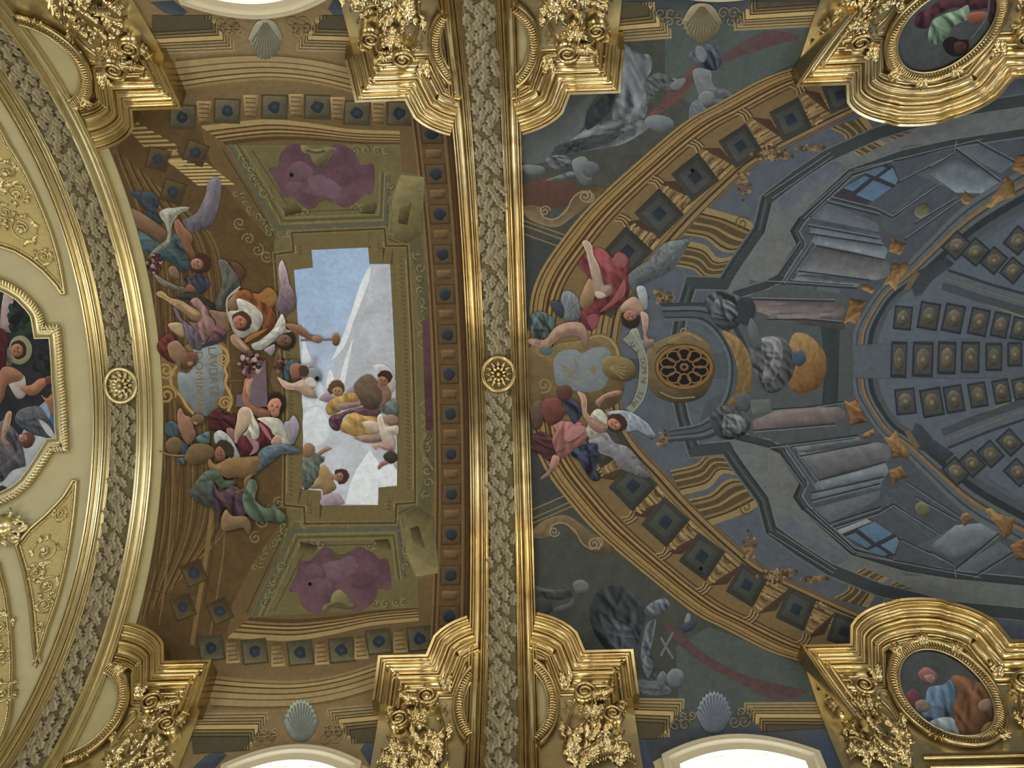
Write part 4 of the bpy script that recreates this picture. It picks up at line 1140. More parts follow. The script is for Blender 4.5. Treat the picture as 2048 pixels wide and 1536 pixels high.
fig('painted_maiden', FL, 70, [
    ('panel', '1280 350 1290 120 1480 0 1500 440 1510 600 1100 600 1110 440 1170 440', '6d5c66', dict(smooth=False, sh=.04)),
    ('wing', '1720 800 1780 780 1830 710 1880 760 1912 860 1880 980 1830 1080 1770 1060 1750 930', '948d9b', dict(sh=.15, fold=(5, 110, .06))),
    ('arm', '1220 240 1320 230 1290 330 1280 440 1260 520 1340 580 1460 620 1540 660 1520 740 1400 740 1280 660 1200 560 1180 450 1200 330', '90614a', SK(hl=[('1240 270 1300 260 1265 360 1262 440 1230 400', 'b98a70')])),
    ('drapery', '740 730 820 640 900 630 960 700 1120 710 1100 860 1000 920 860 930 790 900 750 850 790 790', '4c2127', FO(10, 30, .22)),
    ('drapery', '1390 800 1480 820 1560 920 1580 1040 1480 1080 1380 1130 1300 1220 1160 1245 1120 1080 1180 950 1280 960 1380 1000', '56212b', dict(fold=(9, 60, .16), sh=.2, hl=[('1230 970 1330 1020 1390 1060 1380 1160 1270 1220 1320 1120', '94707a'), ('1390 810 1450 840 1520 930 1560 1040 1480 960', 'a0686c')])),
    ('leg', '980 880 1060 880 1090 960 1080 1040 1110 1070 1060 1060 1000 980', '8a5f52', SK()),
    ('leg', '1130 660 1190 600 1280 620 1310 700 1290 800 1220 900 1140 1000 1110 1070 1080 1040 1080 900 1110 790', 'b59d84', SK(shw=9)),
    ('skirt', '1290 640 1340 740 1390 840 1400 960 1350 1020 1250 970 1190 960 1250 880 1300 760', 'aaad98', FO(7, 60, .16)),
    ('bodice', '1370 750 1520 730 1660 760 1730 860 1760 1000 1800 1080 1680 1080 1660 970 1580 960 1540 880 1450 800', 'b0b29f', FO(10, 40, .12)),
    ('arm', '1590 980 1640 955 1680 1000 1680 1080 1550 1070', 'ad8a73', SK()),
    ('hair', '1500 560 1540 450 1620 420 1700 460 1742 560 1720 640 1650 715 1620 640 1540 600', '2b2018', dict(sh=.1, jag=1)),
    ('face', '1520 650 1505 580 1555 505 1640 492 1682 560 1662 620 1642 720 1560 720 1540 665', 'b67d5c', SK(up=(.25, -1), hl=[('1600 530 1630 525 1630 545 1600 550', '4a2a20'), ('1550 580 1590 585 1580 605 1550 600', '8a4a3c')])),
], 'maiden in white and maroon raising a bunch of flowers', 'C')
b = Brush('painted_flowers', FL, 84, stuff=True)
bloom(b, 1280, 60, 150, ['4e2c30', '2e3028', '704048', '9a7a7a', '8a3c34', '3b2a28', 'b09a98'], 'C', 44, 5)
bloom(b, 1680, 80, 100, ['4a2a2e', '63383e', '2c2226', '7d5a60'], 'C', 30, 6); b.build()
fig('painted_boy', FL, 60, [
    ('cloth', '200 830 280 780 370 850 380 920 320 1000 220 980', '3c535c', FO(7, 60)),
    ('body', '360 640 400 620 440 700 520 740 560 860 590 960 500 1090 430 1020 370 880 350 740', '8e6652', SK()),
    ('head', '540 720 620 690 690 730 695 800 620 835 550 825 518 770', '6f5736', dict(sh=.2, hl=[('560 790 610 800 600 825 560 815', 'a07e60')])),
    ('cloth', '580 1000 680 940 760 920 750 1090 640 1060', '48646e', FO(7, 40)),
    ('cloth', '380 1030 440 1060 510 1130 440 1215 380 1180', '36475a', FO(7, 70)),
    ('head', '200 1080 260 1000 350 990 410 1060 400 1160 330 1210 240 1190', '6b5537', dict(sh=.16)),
    ('trumpet', '120 1165 260 1215 450 1225', '8c6d37', dict(st=4)),
    ('cloth', '340 1260 440 1255 430 1365 360 1300', '41525f', FO(6, 40)),
], 'boy with blue ribbons and a small horn below the tablet', 'C')
fig('painted_musician', FL, 88, [
    ('veil', '820 960 880 900 960 930 1040 1010 1110 1130 1155 1255 1080 1235 1030 1120 940 1040 850 1080', '9fa9ac', dict(sh=.15, fold=(7, 60, .06))),
    ('wing', '1200 290 1300 210 1450 180 1600 190 1745 270 1640 310 1480 310 1380 400 1280 460 1160 560 1190 420', '51616f', dict(tg='D', fold=(5, 15, .16), sh=.2)),
    ('back', '560 320 640 440 850 340 960 350 1200 340 1205 440 1160 560 1080 620 1000 620 900 600 820 620 720 580 580 500 550 420', '80633a', SK(tg='D')),
    ('lute', '250 360 330 200 480 170 620 230 620 330 520 400 360 440', '6b5634', dict(tg='D', sh=.15)),
    ('robe', '480 560 620 490 720 570 760 640 900 650 860 730 700 730 640 670 600 650 480 690 370 710', '4c5d4d', dict(tg='D', **FO(9, 20))),
    ('robe', '370 710 600 650 640 780 610 970 480 960 380 880 310 800', '474f49', dict(tg='D', **FO(12, 50, .14))),
    ('skirt', '620 680 700 800 880 720 1000 820 990 950 1045 1065 960 1115 850 1095 780 980 700 1080 690 1190 640 1080 600 960', '4d3944', dict(tg='D', **FO(10, 60, .22))),
    ('drapery', '1060 640 1150 640 1180 740 1150 850 1180 930 1300 1000 1380 970 1480 1030 1555 1110 1480 1185 1340 1160 1240 1180 1120 1140 1030 1040 990 900 1010 750', '53644f', dict(tg='D', **FO(11, 50, .15))),
    ('arm', '1120 560 1020 620 1000 740 890 790 960 815 1010 770 1080 640', '7f5a3c', SK(tg='D')),
    ('leg', '720 1140 780 1020 860 1100 1040 1110 1105 1240 1060 1350 1000 1255 880 1275 740 1285', '7c6642', SK(tg='D')),
    ('hair', '840 1085 920 1020 1020 1060 1075 1140 1060 1245 1000 1245 930 1210 880 1130', '3b2f24', dict(sh=.1, jag=1)),
    ('face', '850 1130 900 1110 960 1190 960 1270 880 1295 830 1220', '85573f', SK()),
], 'musician seen from behind with green and violet drapery', 'C')
fig('painted_angel', FL, 20, [
    ('wing', '200 390 260 340 340 370 370 390 300 430 220 420', '8c7d8b', dict(sh=.12)), ('wing', '480 320 540 265 570 330 500 345', '8c8494', dict(sh=.12)),
    ('bodice', '260 500 300 420 370 380 470 340 560 340 605 390 560 450 440 480 420 520 340 560 290 560', 'a17f38', FO(9, 60, .14)),
    ('mantle', '310 580 420 540 540 500 700 480 825 520 800 585 660 575 520 545 440 600 410 715 350 722 298 660', '60414b', FO(8, 30, .2)),
    ('skirt', '430 640 540 540 650 570 780 580 805 640 720 640 640 640 680 700 800 740 720 790 600 795 480 755 415 720', 'a5833d', FO(10, 50, .14)),
    ('knee', '640 640 740 620 815 660 812 745 740 745 680 700', 'b9a48e', SK()), ('leg', '550 790 740 760 830 770 852 830 700 852 600 825', '90766c', SK()),
    ('arm', '370 445 560 430 660 390 765 370 740 420 620 470 500 500 400 512', '8e746a', SK()),
    ('hair', '285 300 330 218 420 215 455 290 440 335 360 340 315 350', '5a3d28', dict(sh=.12, jag=1)), ('face', '330 305 380 275 432 300 432 360 372 372 340 345', '9e7454', SK(up=(.2, -1))),
], 'angel in a yellow dress floating in the sky opening', 'E')
fig('painted_angel', FL, 32, [
    ('wing', '750 60 820 40 900 70 960 150 985 260 930 340 880 260 880 110 800 110', 'b9b2b2', dict(sh=.12)),
    ('drum', '555 250 640 165 720 150 790 215 825 300 900 380 860 460 760 505 660 490 600 390 560 320', '5d4c3c', dict(sh=.2, fold=(14, 40, .08))),
    ('body', '790 250 880 250 935 340 905 440 800 505 840 400 840 320', '80604c', SK()), ('robe', '820 505 940 400 1000 420 1000 565 900 565', '58655f', FO(9, 60)),
    ('hair', '795 150 860 108 930 130 945 190 905 235 860 190 810 185', '3b291f', dict(sh=.1, jag=1)), ('face', '800 185 860 170 902 220 870 272 810 255', '8e644b', SK(up=(.2, -1))),
], 'angel beating a brown drum in the sky opening', 'E')
fig('painted_cherub', FL, 40, [
    ('body', '790 590 830 550 850 600 880 680 1000 670 1000 765 940 765 972 820 960 935 870 885 830 800 810 700', 'baaa98', SK()), ('head', '860 590 930 558 1000 590 1000 652 930 672 870 640', '8d725c', SK()),
    ('arm', '735 880 800 858 900 868 955 920 880 925 800 892 780 922', 'a98473', SK()), ('head', '858 970 930 930 992 970 992 1030 930 1062 868 1022', '3c322c', dict(sh=.15)),
    ('arm', '795 1095 830 1050 890 1038 905 1060 840 1092 810 1122', '945f54', SK()), ('wing', '960 1070 995 1060 998 1120 975 1100', '9b94a0', dict(sh=.1)),
], 'pale cherubs tumbling at the edge of the sky opening', 'E')
fig('painted_saint', FL, 20, [
    ('head', '38 880 90 848 142 878 152 930 110 992 38 1012', '8c674a', SK()), ('robe', '30 1020 100 1000 160 940 170 980 252 990 245 1040 200 1080 212 1150 160 1230 100 1312 30 1302', '58625b', FO(9, 50, .2)),
    ('arm', '168 965 220 920 270 888 325 908 240 955 200 985', '996d53', SK()), ('back', '210 1090 260 1078 330 1170 372 1180 340 1230 372 1300 340 1342 240 1392 222 1322 105 1312 180 1222', '93764b', SK()),
    ('wing', '228 1400 300 1368 380 1368 432 1420 442 1480 222 1482', '9d8e9b', dict(sh=.12)), ('hair', '358 1150 400 1118 470 1126 502 1190 470 1252 410 1272 385 1240', '4a2c24', dict(sh=.1, jag=1)),
    ('face', '360 1182 410 1152 442 1180 432 1232 390 1242 350 1222', '906951', SK(up=(.2, -1))),
], 'half-naked figure in a teal robe leaning into the opening', 'E')
fig('painted_cherub', FL, 100, [
    ('wing', '410 1420 470 1408 522 1460 522 1512 470 1512 430 1480', '808889', dict(sh=.12)), ('wing', '375 1405 440 1360 492 1308 470 1372 425 1405', 'a3949c', dict(sh=.1)),
    ('cloth', '240 1380 290 1340 332 1360 280 1440 260 1512 220 1490', '3b525f', FO(6, 70)), ('body', '275 1390 340 1370 385 1420 350 1490 285 1490', '8d5d45', SK()),
    ('head', '345 1400 400 1390 425 1440 395 1480 350 1465', '4a3528', dict(sh=.1)), ('body', '170 1480 210 1500 290 1530 380 1500 440 1560 480 1620 490 1650 400 1640 330 1590 230 1570', 'b29581', SK()),
    ('cloth', '395 1500 440 1480 485 1530 460 1560 410 1545', 'c7bcb8', dict(sh=.1)),
], 'cherub with blue cloth at the left edge of the sky opening', '11')
# ventilation holes drilled through the plaster
for i, (x, y, w) in enumerate(((583, 350, 'in the upper purple cartouche'), (620, 1168, 'in the lower purple cartouche'), (634, 757, 'on the grey wing of the sky cherub'), (1385, 341, 'in a painted coffer above the dome'), (1402, 1137, 'in a painted coffer below the dome'))):
    b = Brush('vent_hole', None, 130); b.blob(x, y, 4.2, '0d0c0b', jag=.05, sh=0)
    o = b.build(); o.data.materials[0] = BLACK
    tag(o, 'small round black hole ' + w, 'hole', 'small holes drilled through the frescoes')
# ================================================================ RIGHT FRESCO (painted cornice and false dome)
FR = thing('dome_fresco', None, 'fresco of a false coffered dome behind a curving gold painted cornice', 'fresco')
def gfn2(V):
    n = len(V); t = np.clip((V[:, 0] - 1.0) / 6, 0, 1)[:, None]
    return lin('3d4242') * (1 - t) + lin('545d68') * t
ground('painted_ground', FR, .03, 18.8, 9.1, gfn2)
# --- corner fields outside the cornice
b = Brush('painted_corner_field', FR, 1)
b.poly('1046 60 1240 20 1660 20 1660 150 1536 165 1430 210 1330 280 1225 380 1170 420 1130 480 1060 480', '464a43', smooth=False, sh=0, mirror=True, mott=.14, g=12)
b.poly('1330 20 1660 20 1600 120 1500 170 1400 215 1330 180', '4f5a56', smooth=False, sh=0, lv=1.6, mirror=True, mott=.1)
b.build()
b = Brush('painted_red_drapery', FR, 3, stuff=True)
b.poly('1536 62 1600 75 1536 95 1450 125 1380 170 1330 215 1310 225 1330 190 1390 140 1460 100', '5c4646', sh=.05, mirror=True)
b.poly('1290 235 1330 200 1350 180 1386 130 1392 150 1370 190 1330 220 1310 230', '71493c', sh=.05)
b.poly('1046 370 1120 352 1160 380 1130 410 1046 420', '5a3f34', sh=.05)
b.build()
# --- stepped mouldings and shells at the windows
step_mould('painted_step_moulding', FR, '1216 86 1344 77 1342 57 1328 55 1326 36 1312 34 1310 14', 4, 1, 4)
step_mould('painted_step_moulding', FR, '1656 52 1468 62 1467 44 1484 41 1485 24 1500 21 1501 8', 4, -1, 3)
shell('painted_shell', FR, 1404, 30, 40, 56, '867c5e', '6a6148', 19, 1)
shell('painted_shell', FR, 1428, 1442, 36, 58, '747d8c', '616a7a', 19, -1)
b = Brush('painted_scrollwork', FR, 19, stuff=True)
for x in (1330, 1350, 1455, 1475):
    for k in range(3): b.stroke(spiral(x + (k - 1) * 8, 26 + k * 9, 13 - 2 * k, 1.3, k * 2, 1 if x < 1404 else -1, 16), 2.6, ('7f7258', '55503f', '8c8064')[k], mirror=True)
b.build()
b = Brush('painted_spandrel', FR, 3, stuff=True)
b.poly('1180 1536 1230 1480 1262 1462 1290 1480 1310 1536', '434f66', smooth=False, sh=.05, mirror=True); b.poly('1640 1536 1632 1490 1600 1462 1650 1470 1700 1500 1720 1536', '434f66', smooth=False, sh=.05, mirror=True)
b.build()
# --- grey figures in the corners
fig('painted_saint', FR, 5, [
    ('cloud', '90 1300 80 1060 300 960 420 840 520 740 680 740 600 880 590 960 540 1060 420 1160 320 1220 280 1290', '565c5a', dict(sh=.08, light=(.5, .6))),
    ('mantle', '850 360 930 370 1010 420 1110 450 1110 570 1060 660 1080 800 1060 940 900 980 860 1010 800 960 820 820 860 720', '737b80', dict(fold=(16, 80, .3), sh=.12)),
    ('robe', '540 1070 640 1000 800 960 1040 960 1100 1010 1000 1090 860 1160 640 1200 460 1230 400 1180', '676e70', dict(fold=(14, 160, .3), sh=.1)),
    ('shadow_fold', '830 360 870 380 860 640 820 800 760 920 600 1040 600 900 720 780 830 640', '33393e', dict(fold=(10, 70, .2), sh=.05)),
    ('arm', '1060 660 1160 580 1280 620 1380 640 1300 720 1180 720 1090 830 1060 880 1080 760', '55605f', dict(fold=(8, 30, .25), sh=.1)),
    ('hand', '1260 690 1310 640 1390 625 1370 680 1310 720', '72777a', dict(sh=.1)),
    ('head', '1060 960 1130 920 1230 930 1290 970 1280 1030 1180 1060 1100 1020', '697176', dict(sh=.15)),
    ('hem', '340 1180 500 1120 700 1080 900 1050 760 1150 540 1220 380 1240', '3d4446', dict(fold=(8, 170, .25), sh=.05)),
], 'grey cloaked saint reaching out in the upper corner', '20')
fig('painted_cherub', FR, 5, [
    ('body', '1450 560 1580 560 1600 660 1640 700 1720 720 1800 780 1790 820 1700 760 1600 760 1520 800 1480 720', '6c7276', dict(sh=.14)),
    ('drapery', '1410 440 1500 380 1560 350 1660 380 1680 480 1640 560 1540 550 1470 500', '47505c', dict(fold=(9, 60, .35), sh=.12)),
    ('head', '1490 780 1540 730 1610 740 1620 810 1560 850 1500 840', '6d7276', dict(sh=.15)),
    ('wing', '1420 860 1480 800 1560 870 1640 860 1620 800 1700 790 1800 800 1720 880 1560 940 1430 980', '59636e', dict(fold=(5, 30, .12), sh=.12)),
    ('legs', '1470 380 1520 370 1560 440 1530 500 1480 470', '747a7d', dict(sh=.1)),
], 'grey cherub with wings hanging head down', '20')
fig('painted_cherub', FR, 5, [
    ('body', '90 1320 240 1330 260 1380 180 1400 110 1380', '6b7174', dict(sh=.14)), ('wing', '270 1270 380 1240 470 1270 450 1340 340 1350', '5b6366', dict(fold=(8, 20, .25))),
    ('body', '480 1290 560 1250 610 1290 570 1380 640 1420 600 1480 540 1460 500 1380', '6d7274', dict(sh=.14)), ('head', '560 1310 620 1290 690 1320 690 1380 620 1420 560 1380', '5c6163', dict(sh=.16)),
    ('wing', '270 1440 380 1400 480 1370 520 1400 430 1440 330 1450', '626a6c', dict(fold=(6, 20, .15))),
], 'small grey cherubs low in the upper corner', '20')
fig('painted_saint', FR, 5, [
    ('cloak', '640 200 720 100 860 80 1000 170 1080 260 1040 420 1000 520 900 580 760 590 660 460 620 320', '363d42', dict(fold=(14, 60, .3), sh=.08)),
    ('cloak', '700 300 860 350 980 430 1020 520 960 590 820 590 760 480', '454e54', dict(fold=(10, 50, .3), sh=.08)),
    ('robe', '1080 380 1150 350 1130 500 1110 600 1150 760 1160 860 1060 790 1030 640 1050 480', '626d73', dict(fold=(8, 85, .35), sh=.1)),
    ('head', '1060 280 1120 210 1220 180 1260 230 1200 300 1120 330', '5f6a70', dict(sh=.18, fold=(6, 40, .2))),
    ('halo_ray', '1010 830 1150 850 1250 880 1260 940 1060 950', '616b74', dict(sh=.1, fold=(6, 0, .15))),
    ('crossed_bone', '1190 490 1240 580 1290 660', '6a747b', dict(st=5)), ('crossed_bone', '1290 450 1240 540 1190 640', '6a747b', dict(st=5)),
    ('cherub_head', '1240 790 1290 740 1360 760 1375 830 1340 890 1270 890 1240 850', '6a747c', dict(sh=.2)), ('cherub_wing', '1160 820 1200 760 1240 800 1220 880 1180 900', '646e76', dict(sh=.12)),
    ('rose', '1350 400 1420 350 1480 370 1440 430 1380 450', '3c4854', dict(sh=.12)), ('petal', '1380 370 1400 300 1430 310 1420 360', '7c8488', dict(sh=.1)),
], 'dim blue-grey monk with crossed bones in the lower corner', '23')
fig('painted_cherub', FR, 5, [
    ('head', '490 60 540 30 600 50 620 110 580 140 510 130', '63686a', dict(sh=.2)), ('wing', '190 180 300 200 320 280 230 320 180 280', '3c4346', dict(sh=.15)),
    ('wing', '330 260 440 220 490 180 480 250 380 300', '535b5e', dict(sh=.15)), ('body', '180 80 320 110 440 100 480 160 380 190 260 170', '3f4648', dict(sh=.15, fold=(9, 20, .2))),
], 'faint grey cherub head in the lower corner', '23')
# --- the curving gold cornice
OUT = '1050 757 1056 800 1064 850 1074 903 1100 955 1149 1018 1185 1058 1229 1098 1294 1152 1386 1225 1449 1258 1536 1302 1600 1322 1700 1345 1800 1360'
INN = '1238 757 1243 800 1252 840 1264 868 1292 905 1331 945 1374 993 1429 1048 1484 1098 1536 1138 1661 1197 1741 1230 1850 1262 1950 1280'
b = Brush('painted_gold_cornice', FR, 8)
b.bands(OUT, INN, [(0, 0.03, '957b45'), (0.03, 0.045, '43321b'), (0.045, 0.075, '8d7340'), (0.075, 0.085, '5a4424'), (0.085, 0.13, '96793f'), (0.13, 0.145, '46351b'), (0.145, 0.165, '8a6f3c'), (0.165, 0.195, '4f3418'), (0.195, 0.225, '9a7e48'), (0.225, 0.245, '46351c'), (0.245, 0.275, '86693a'), (0.275, 0.295, '4b381e'), (0.295, 0.307, '7f693f'), (0.307, 0.312, '5c4a2b'), (0.312, 0.324, '7f693f'), (0.324, 0.329, '5c4a2b'), (0.329, 0.341, '7f693f'), (0.341, 0.346, '5c4a2b'), (0.346, 0.358, '7f693f'), (0.358, 0.363, '5c4a2b'), (0.363, 0.375, '7f693f'), (0.375, 0.38, '5c4a2b'), (0.38, 0.392, '7f693f'), (0.392, 0.397, '5c4a2b'), (0.397, 0.409, '7f693f'), (0.409, 0.414, '5c4a2b'), (0.414, 0.426, '7f693f'), (0.426, 0.431, '5c4a2b'), (0.431, 0.443, '7f693f'), (0.443, 0.448, '5c4a2b'), (0.448, 0.46, '7f693f'), (0.46, 0.465, '5c4a2b'), (0.465, 0.477, '7f693f'), (0.477, 0.482, '5c4a2b'), (0.482, 0.494, '7f693f'), (0.494, 0.499, '5c4a2b'), (0.499, 0.511, '7f693f'), (0.511, 0.516, '5c4a2b'), (0.516, 0.528, '7f693f'), (0.528, 0.533, '5c4a2b'), (0.533, 0.545, '7f693f'), (0.545, 0.55, '5c4a2b'), (0.55, 0.562, '7f693f'), (0.562, 0.567, '5c4a2b'), (0.567, 0.579, '7f693f'), (0.579, 0.584, '5c4a2b'), (0.584, 0.596, '7f693f'), (0.596, 0.601, '5c4a2b'), (0.601, 0.613, '7f693f'), (0.613, 0.618, '5c4a2b'), (0.618, 0.63, '7f693f'), (0.63, 0.635, '5c4a2b'), (0.635, 0.68, '92784a'), (0.68, 0.695, '483820'), (0.695, 0.73, '947a4a'), (0.73, 0.74, '5a472a'), (0.74, 0.78, '8a7142'), (0.78, 0.8, '46361e'), (0.8, 0.845, '8c7446'), (0.845, 0.855, '55432a'), (0.855, 0.89, '7e683e'), (0.89, 0.915, '3d2f1a'), (0.915, 0.96, '86704a'), (0.96, 0.97, '4a3a24'), (0.97, 1, '6b5838')], mirror=True)
b.build()
for (x, y, a, sz) in ((1215, 888, 62, 60), (1266, 972, 47, 62), (1331, 1044, 44, 62), (1404, 1113, 38, 60), (1494, 1170, 33, 56), (1592, 1218, 27, 56), (1688, 1262, 22, 50)):
    b = Brush('painted_coffer', FR, 10); c, s_ = math.cos(math.radians(a)), math.sin(math.radians(a))
    def R4(k, dx=0, dy=0): return np.array([(x + (u * sz * k / 2 + dx) * c - (v * sz * k / 2 + dy) * s_, y + (u * sz * k / 2 + dx) * s_ + (v * sz * k / 2 + dy) * c) for u, v in ((-1.05, -1), (.9, -1.05), (1.05, 1), (-.9, 1.05))])
    b.poly(R4(1.15), '3a3a34', smooth=False, sh=.1, mirror=True); b.poly(R4(.80), '454743', smooth=False, sh=.1, mirror=True, lv=10.5); b.poly(R4(.36), '28323d', smooth=False, sh=.1, mirror=True, lv=11)
    b.poly(np.array([(x + u * c - v * s_, y + u * s_ + v * c) for u, v in ((-30, -30), (-34, 20), (-64, 44), (-40, -10))]), '4a3626', smooth=False, sh=.05, mirror=True, lv=9.5)
    b.build()
    b = Brush('painted_bracket', FR, 10, stuff=True)
    for k in range(7):
        u = 40 + k * 1.6
        p = np.array([(x + u2 * c - v2 * s_, y + u2 * s_ + v2 * c) for u2, v2 in ((36, -34 + 9.5 * k), (44, -31 + 9.5 * k), (52, -33 + 9.5 * k))]); b.stroke(p, 4.5, ('a38a58', '5b4629', '8f7849')[k % 3], mirror=True, lv=11)
    for k in range(6):
        p = np.array([(x + u2 * c - v2 * s_, y + u2 * s_ + v2 * c) for u2, v2 in ((34 + 4 * k, 36), (38 + 3 * k, 48 + (k % 2) * 3), (30 + 4 * k, 60))]); b.stroke(p, 2.6, ('a08858', '4d3b23')[k % 2], mirror=True, lv=11.5)
    b.build()
# --- scrolled brackets on the outside of the cornice
b = Brush('painted_volute', FR, 9)
b.poly('1066 1060 1090 1040 1130 1030 1165 1050 1230 1098 1214 1108 1186 1106 1160 1080 1130 1048 1105 1052 1100 1072 1068 1076', '6e5d40', mirror=True, sh=.15)
b.stroke('1100 1068 1104 1052 1126 1046 1150 1062 1164 1086 1184 1098 1204 1090 1200 1076 1184 1078', 3, '92805a', mirror=True, lv=10)
b.stroke(spiral(1108, 1063, 11, 1.6, 0, 1, 24), 2.5, '9a8862', mirror=True, lv=10); b.stroke(spiral(1188, 1088, 14, 1.7, 1, -1, 24), 2.5, '9a8862', mirror=True, lv=10)
for t in ('1062 1038 1140 1004', '1062 1048 1146 1012', '1064 1020 1128 992'): b.stroke(t, 2.6, '8a7446', smooth=False, mirror=True, lv=10)
b.build()
# --- field between cornice and drum
b = Brush('painted_drum_wall', FR, 7)
b.poly(INN + ' 2060 1290 2060 757', '525b66', smooth=False, sh=0, mirror=True, mott=.10, g=12)
b.build()
# ribbed consoles in pairs
CS = [(0, .08, '8a7748'), (.08, .14, '463a24'), (.14, .24, '7f6d43'), (.24, .40, '51452c'), (.40, .48, '8a784c'), (.48, .66, '54472d'), (.66, .74, '7d6b42'), (.74, .80, '40341f'), (.80, 1, '8c7a4c')]
for A, B, t in (('1260 690 1470 640 1560 560 1700 550', '1360 890 1580 830 1680 720 1830 740', '22'), ('1410 920 1580 880 1680 790 1760 755 1850 770', '1600 1130 1800 1060 1900 1020 1960 980 2005 930', '22')):
    b = Brush('painted_console', FR, 12); b.bands(A, B, CS, t, mirror=True); b.build()
for A, B, t in (('490 1025 610 1085 640 1190 735 1250', '780 930 840 1030 850 1090 955 1150', '30'), ('880 920 920 1000 940 1090 1000 1125', '1100 960 1110 1020 1150 1060 1245 1010', '30')):
    b = Brush('painted_console', FR, 12); b.bands(A, B, CS, t, mirror=True); b.build()
b = Brush('painted_console_scroll', FR, 13); b.stroke(spiral(1492, 1015, 15, 1.5, .4, 1, 24), 3, '5c4d2e', mirror=True); b.build()
# garlands on the drum wall
b = Brush('painted_garland', FR, 12, stuff=True)
for (x, y, n, ex, ey) in ((1333, 876, 44, 26, 12), (1498, 1092, 44, 14, 24), (1556, 1150, 60, 40, 14), (1630, 1158, 24, 26, 6)):
    rr = random.Random(x)
    for k in range(n):
        xx, yy = x + rr.gauss(0, ex * .5), y + rr.gauss(0, ey * .5)
        b.blob(xx, yy, rr.uniform(2.2, 4.8), rr.choice(['7d6240', '66502f', '8f7450', '4a3c2a']), mirror=True, lv=12 + .05 * k)
b.build()
# --- dark stepped rings of the drum
def ring(path, parts, lv, nm, sm=False):
    b = Brush(nm, FR, lv)
    P = dens(pts_of(path), 10); N = normals(P)
    for i, (o, w, c) in enumerate(parts): b.stroke(P + N * o, w, c, smooth=False, mirror=True, lv=lv + .15 * i)
    return b.build()
ring('1352 772 1366 838 1388 902 1452 896 1478 935 1526 1000 1542 1060 1600 1102 1661 1140 1760 1180 1900 1215 2060 1230',
     ((0, 26, '3a4143'), (-13, 3, '667074'), (-8, 3, '2b3133'), (0, 3, '4e575a'), (7, 3, '2a3032'), (13, 3, '606a6e')), 13, 'painted_dark_cornice')
ring('1472 872 1536 888 1561 900 1606 966 1594 993 1611 1018 1706 1103 1811 1135 1906 1150 2060 1165',
     ((0, 18, '373e42'), (-9, 3, '6c7476'), (-3, 2, '52595c'), (4, 3, '262c2f'), (9, 3, '666d6e')), 14, 'painted_attic_cornice')
b = Brush('painted_attic_wall', FR, 11); D1P = '1388 902 1452 896 1478 935 1526 1000 1542 1060 1600 1102 1661 1140 1760 1180 1900 1215 2060 1230'; D2P = '1472 872 1536 888 1561 900 1606 966 1594 993 1611 1018 1706 1103 1811 1135 1906 1150 2060 1165'; D3P = '1705 757 1710 790 1734 832 1761 868 1800 900 1850 950 1936 1030 2060 1100'
rev = lambda t: ' '.join('%s %s' % tuple(p) for p in np.array(t.split()).reshape(-1, 2)[::-1])
b.poly(D1P + ' ' + rev(D2P), '666b6c', smooth=False, sh=0, mirror=True, mott=.12, g=12); b.build()
b = Brush('painted_colonnade_wall', FR, 11); b.poly(D2P + ' ' + rev(D3P), '49515b', smooth=False, sh=0, mirror=True, mott=.12, g=12); b.build()
# wall panels between the rings
b = Brush('painted_wall_panel', FR, 12, stuff=True)
for t, c in (('0 560 80 540 270 800 100 860 0 700', '6a6c6c'), ('140 1040 650 1370 640 1400 520 1470 70 1160', '5d6470'), ('350 1000 900 850 890 920 500 1110', '5e6670'), ('0 380 350 350 380 460 190 490 0 500', '575f63'),
             ('360 350 560 320 590 410 420 460', '5d6468'), ('0 100 300 95 300 180 0 200', '6a706f'), ('350 95 480 70 490 150 350 180', '666d6d'), ('1180 1300 1500 1140 1740 1100 1840 1180 1500 1400 1400 1350', '525d62'),
             ('1500 1480 1850 1260 1960 1340 1650 1536 1500 1536', '56646b'), ('980 1440 1380 1460 1380 1536 1100 1536', '585d60')):
    b.poly(t, c, '32', smooth=False, sh=.06, mirror=True, mott=.08)
b.poly('1560 130 1700 80 1800 200 1900 200 1760 320 1640 380 1500 300', '464e55', '22', smooth=False, sh=.05, mirror=True)
b.build()
# columns
for t, c, f_ in (('-120 290 100 200 560 180 620 225 610 290 540 315 0 365 -120 370', '706668', .05), ('230 540 320 550 880 465 970 490 990 560 960 620 430 770 390 765', '64666c', .06), ('360 800 940 630 970 700 920 760 400 870', '6a7680', .0),
                 ('350 870 920 760 900 830 360 990', '5a6672', .0), ('200 490 720 420 760 450 240 540', '6a7378', .0), ('1300 1290 1500 1130 1740 1110 1850 1190 1830 1240 1500 1420', '66747c', .05)):
    b = Brush('painted_column', FR, 15); b.poly(t, c, '32', smooth=False, sh=.22, shw=14, light=(-.2, -1), mirror=True, mott=.14)
    b.build()
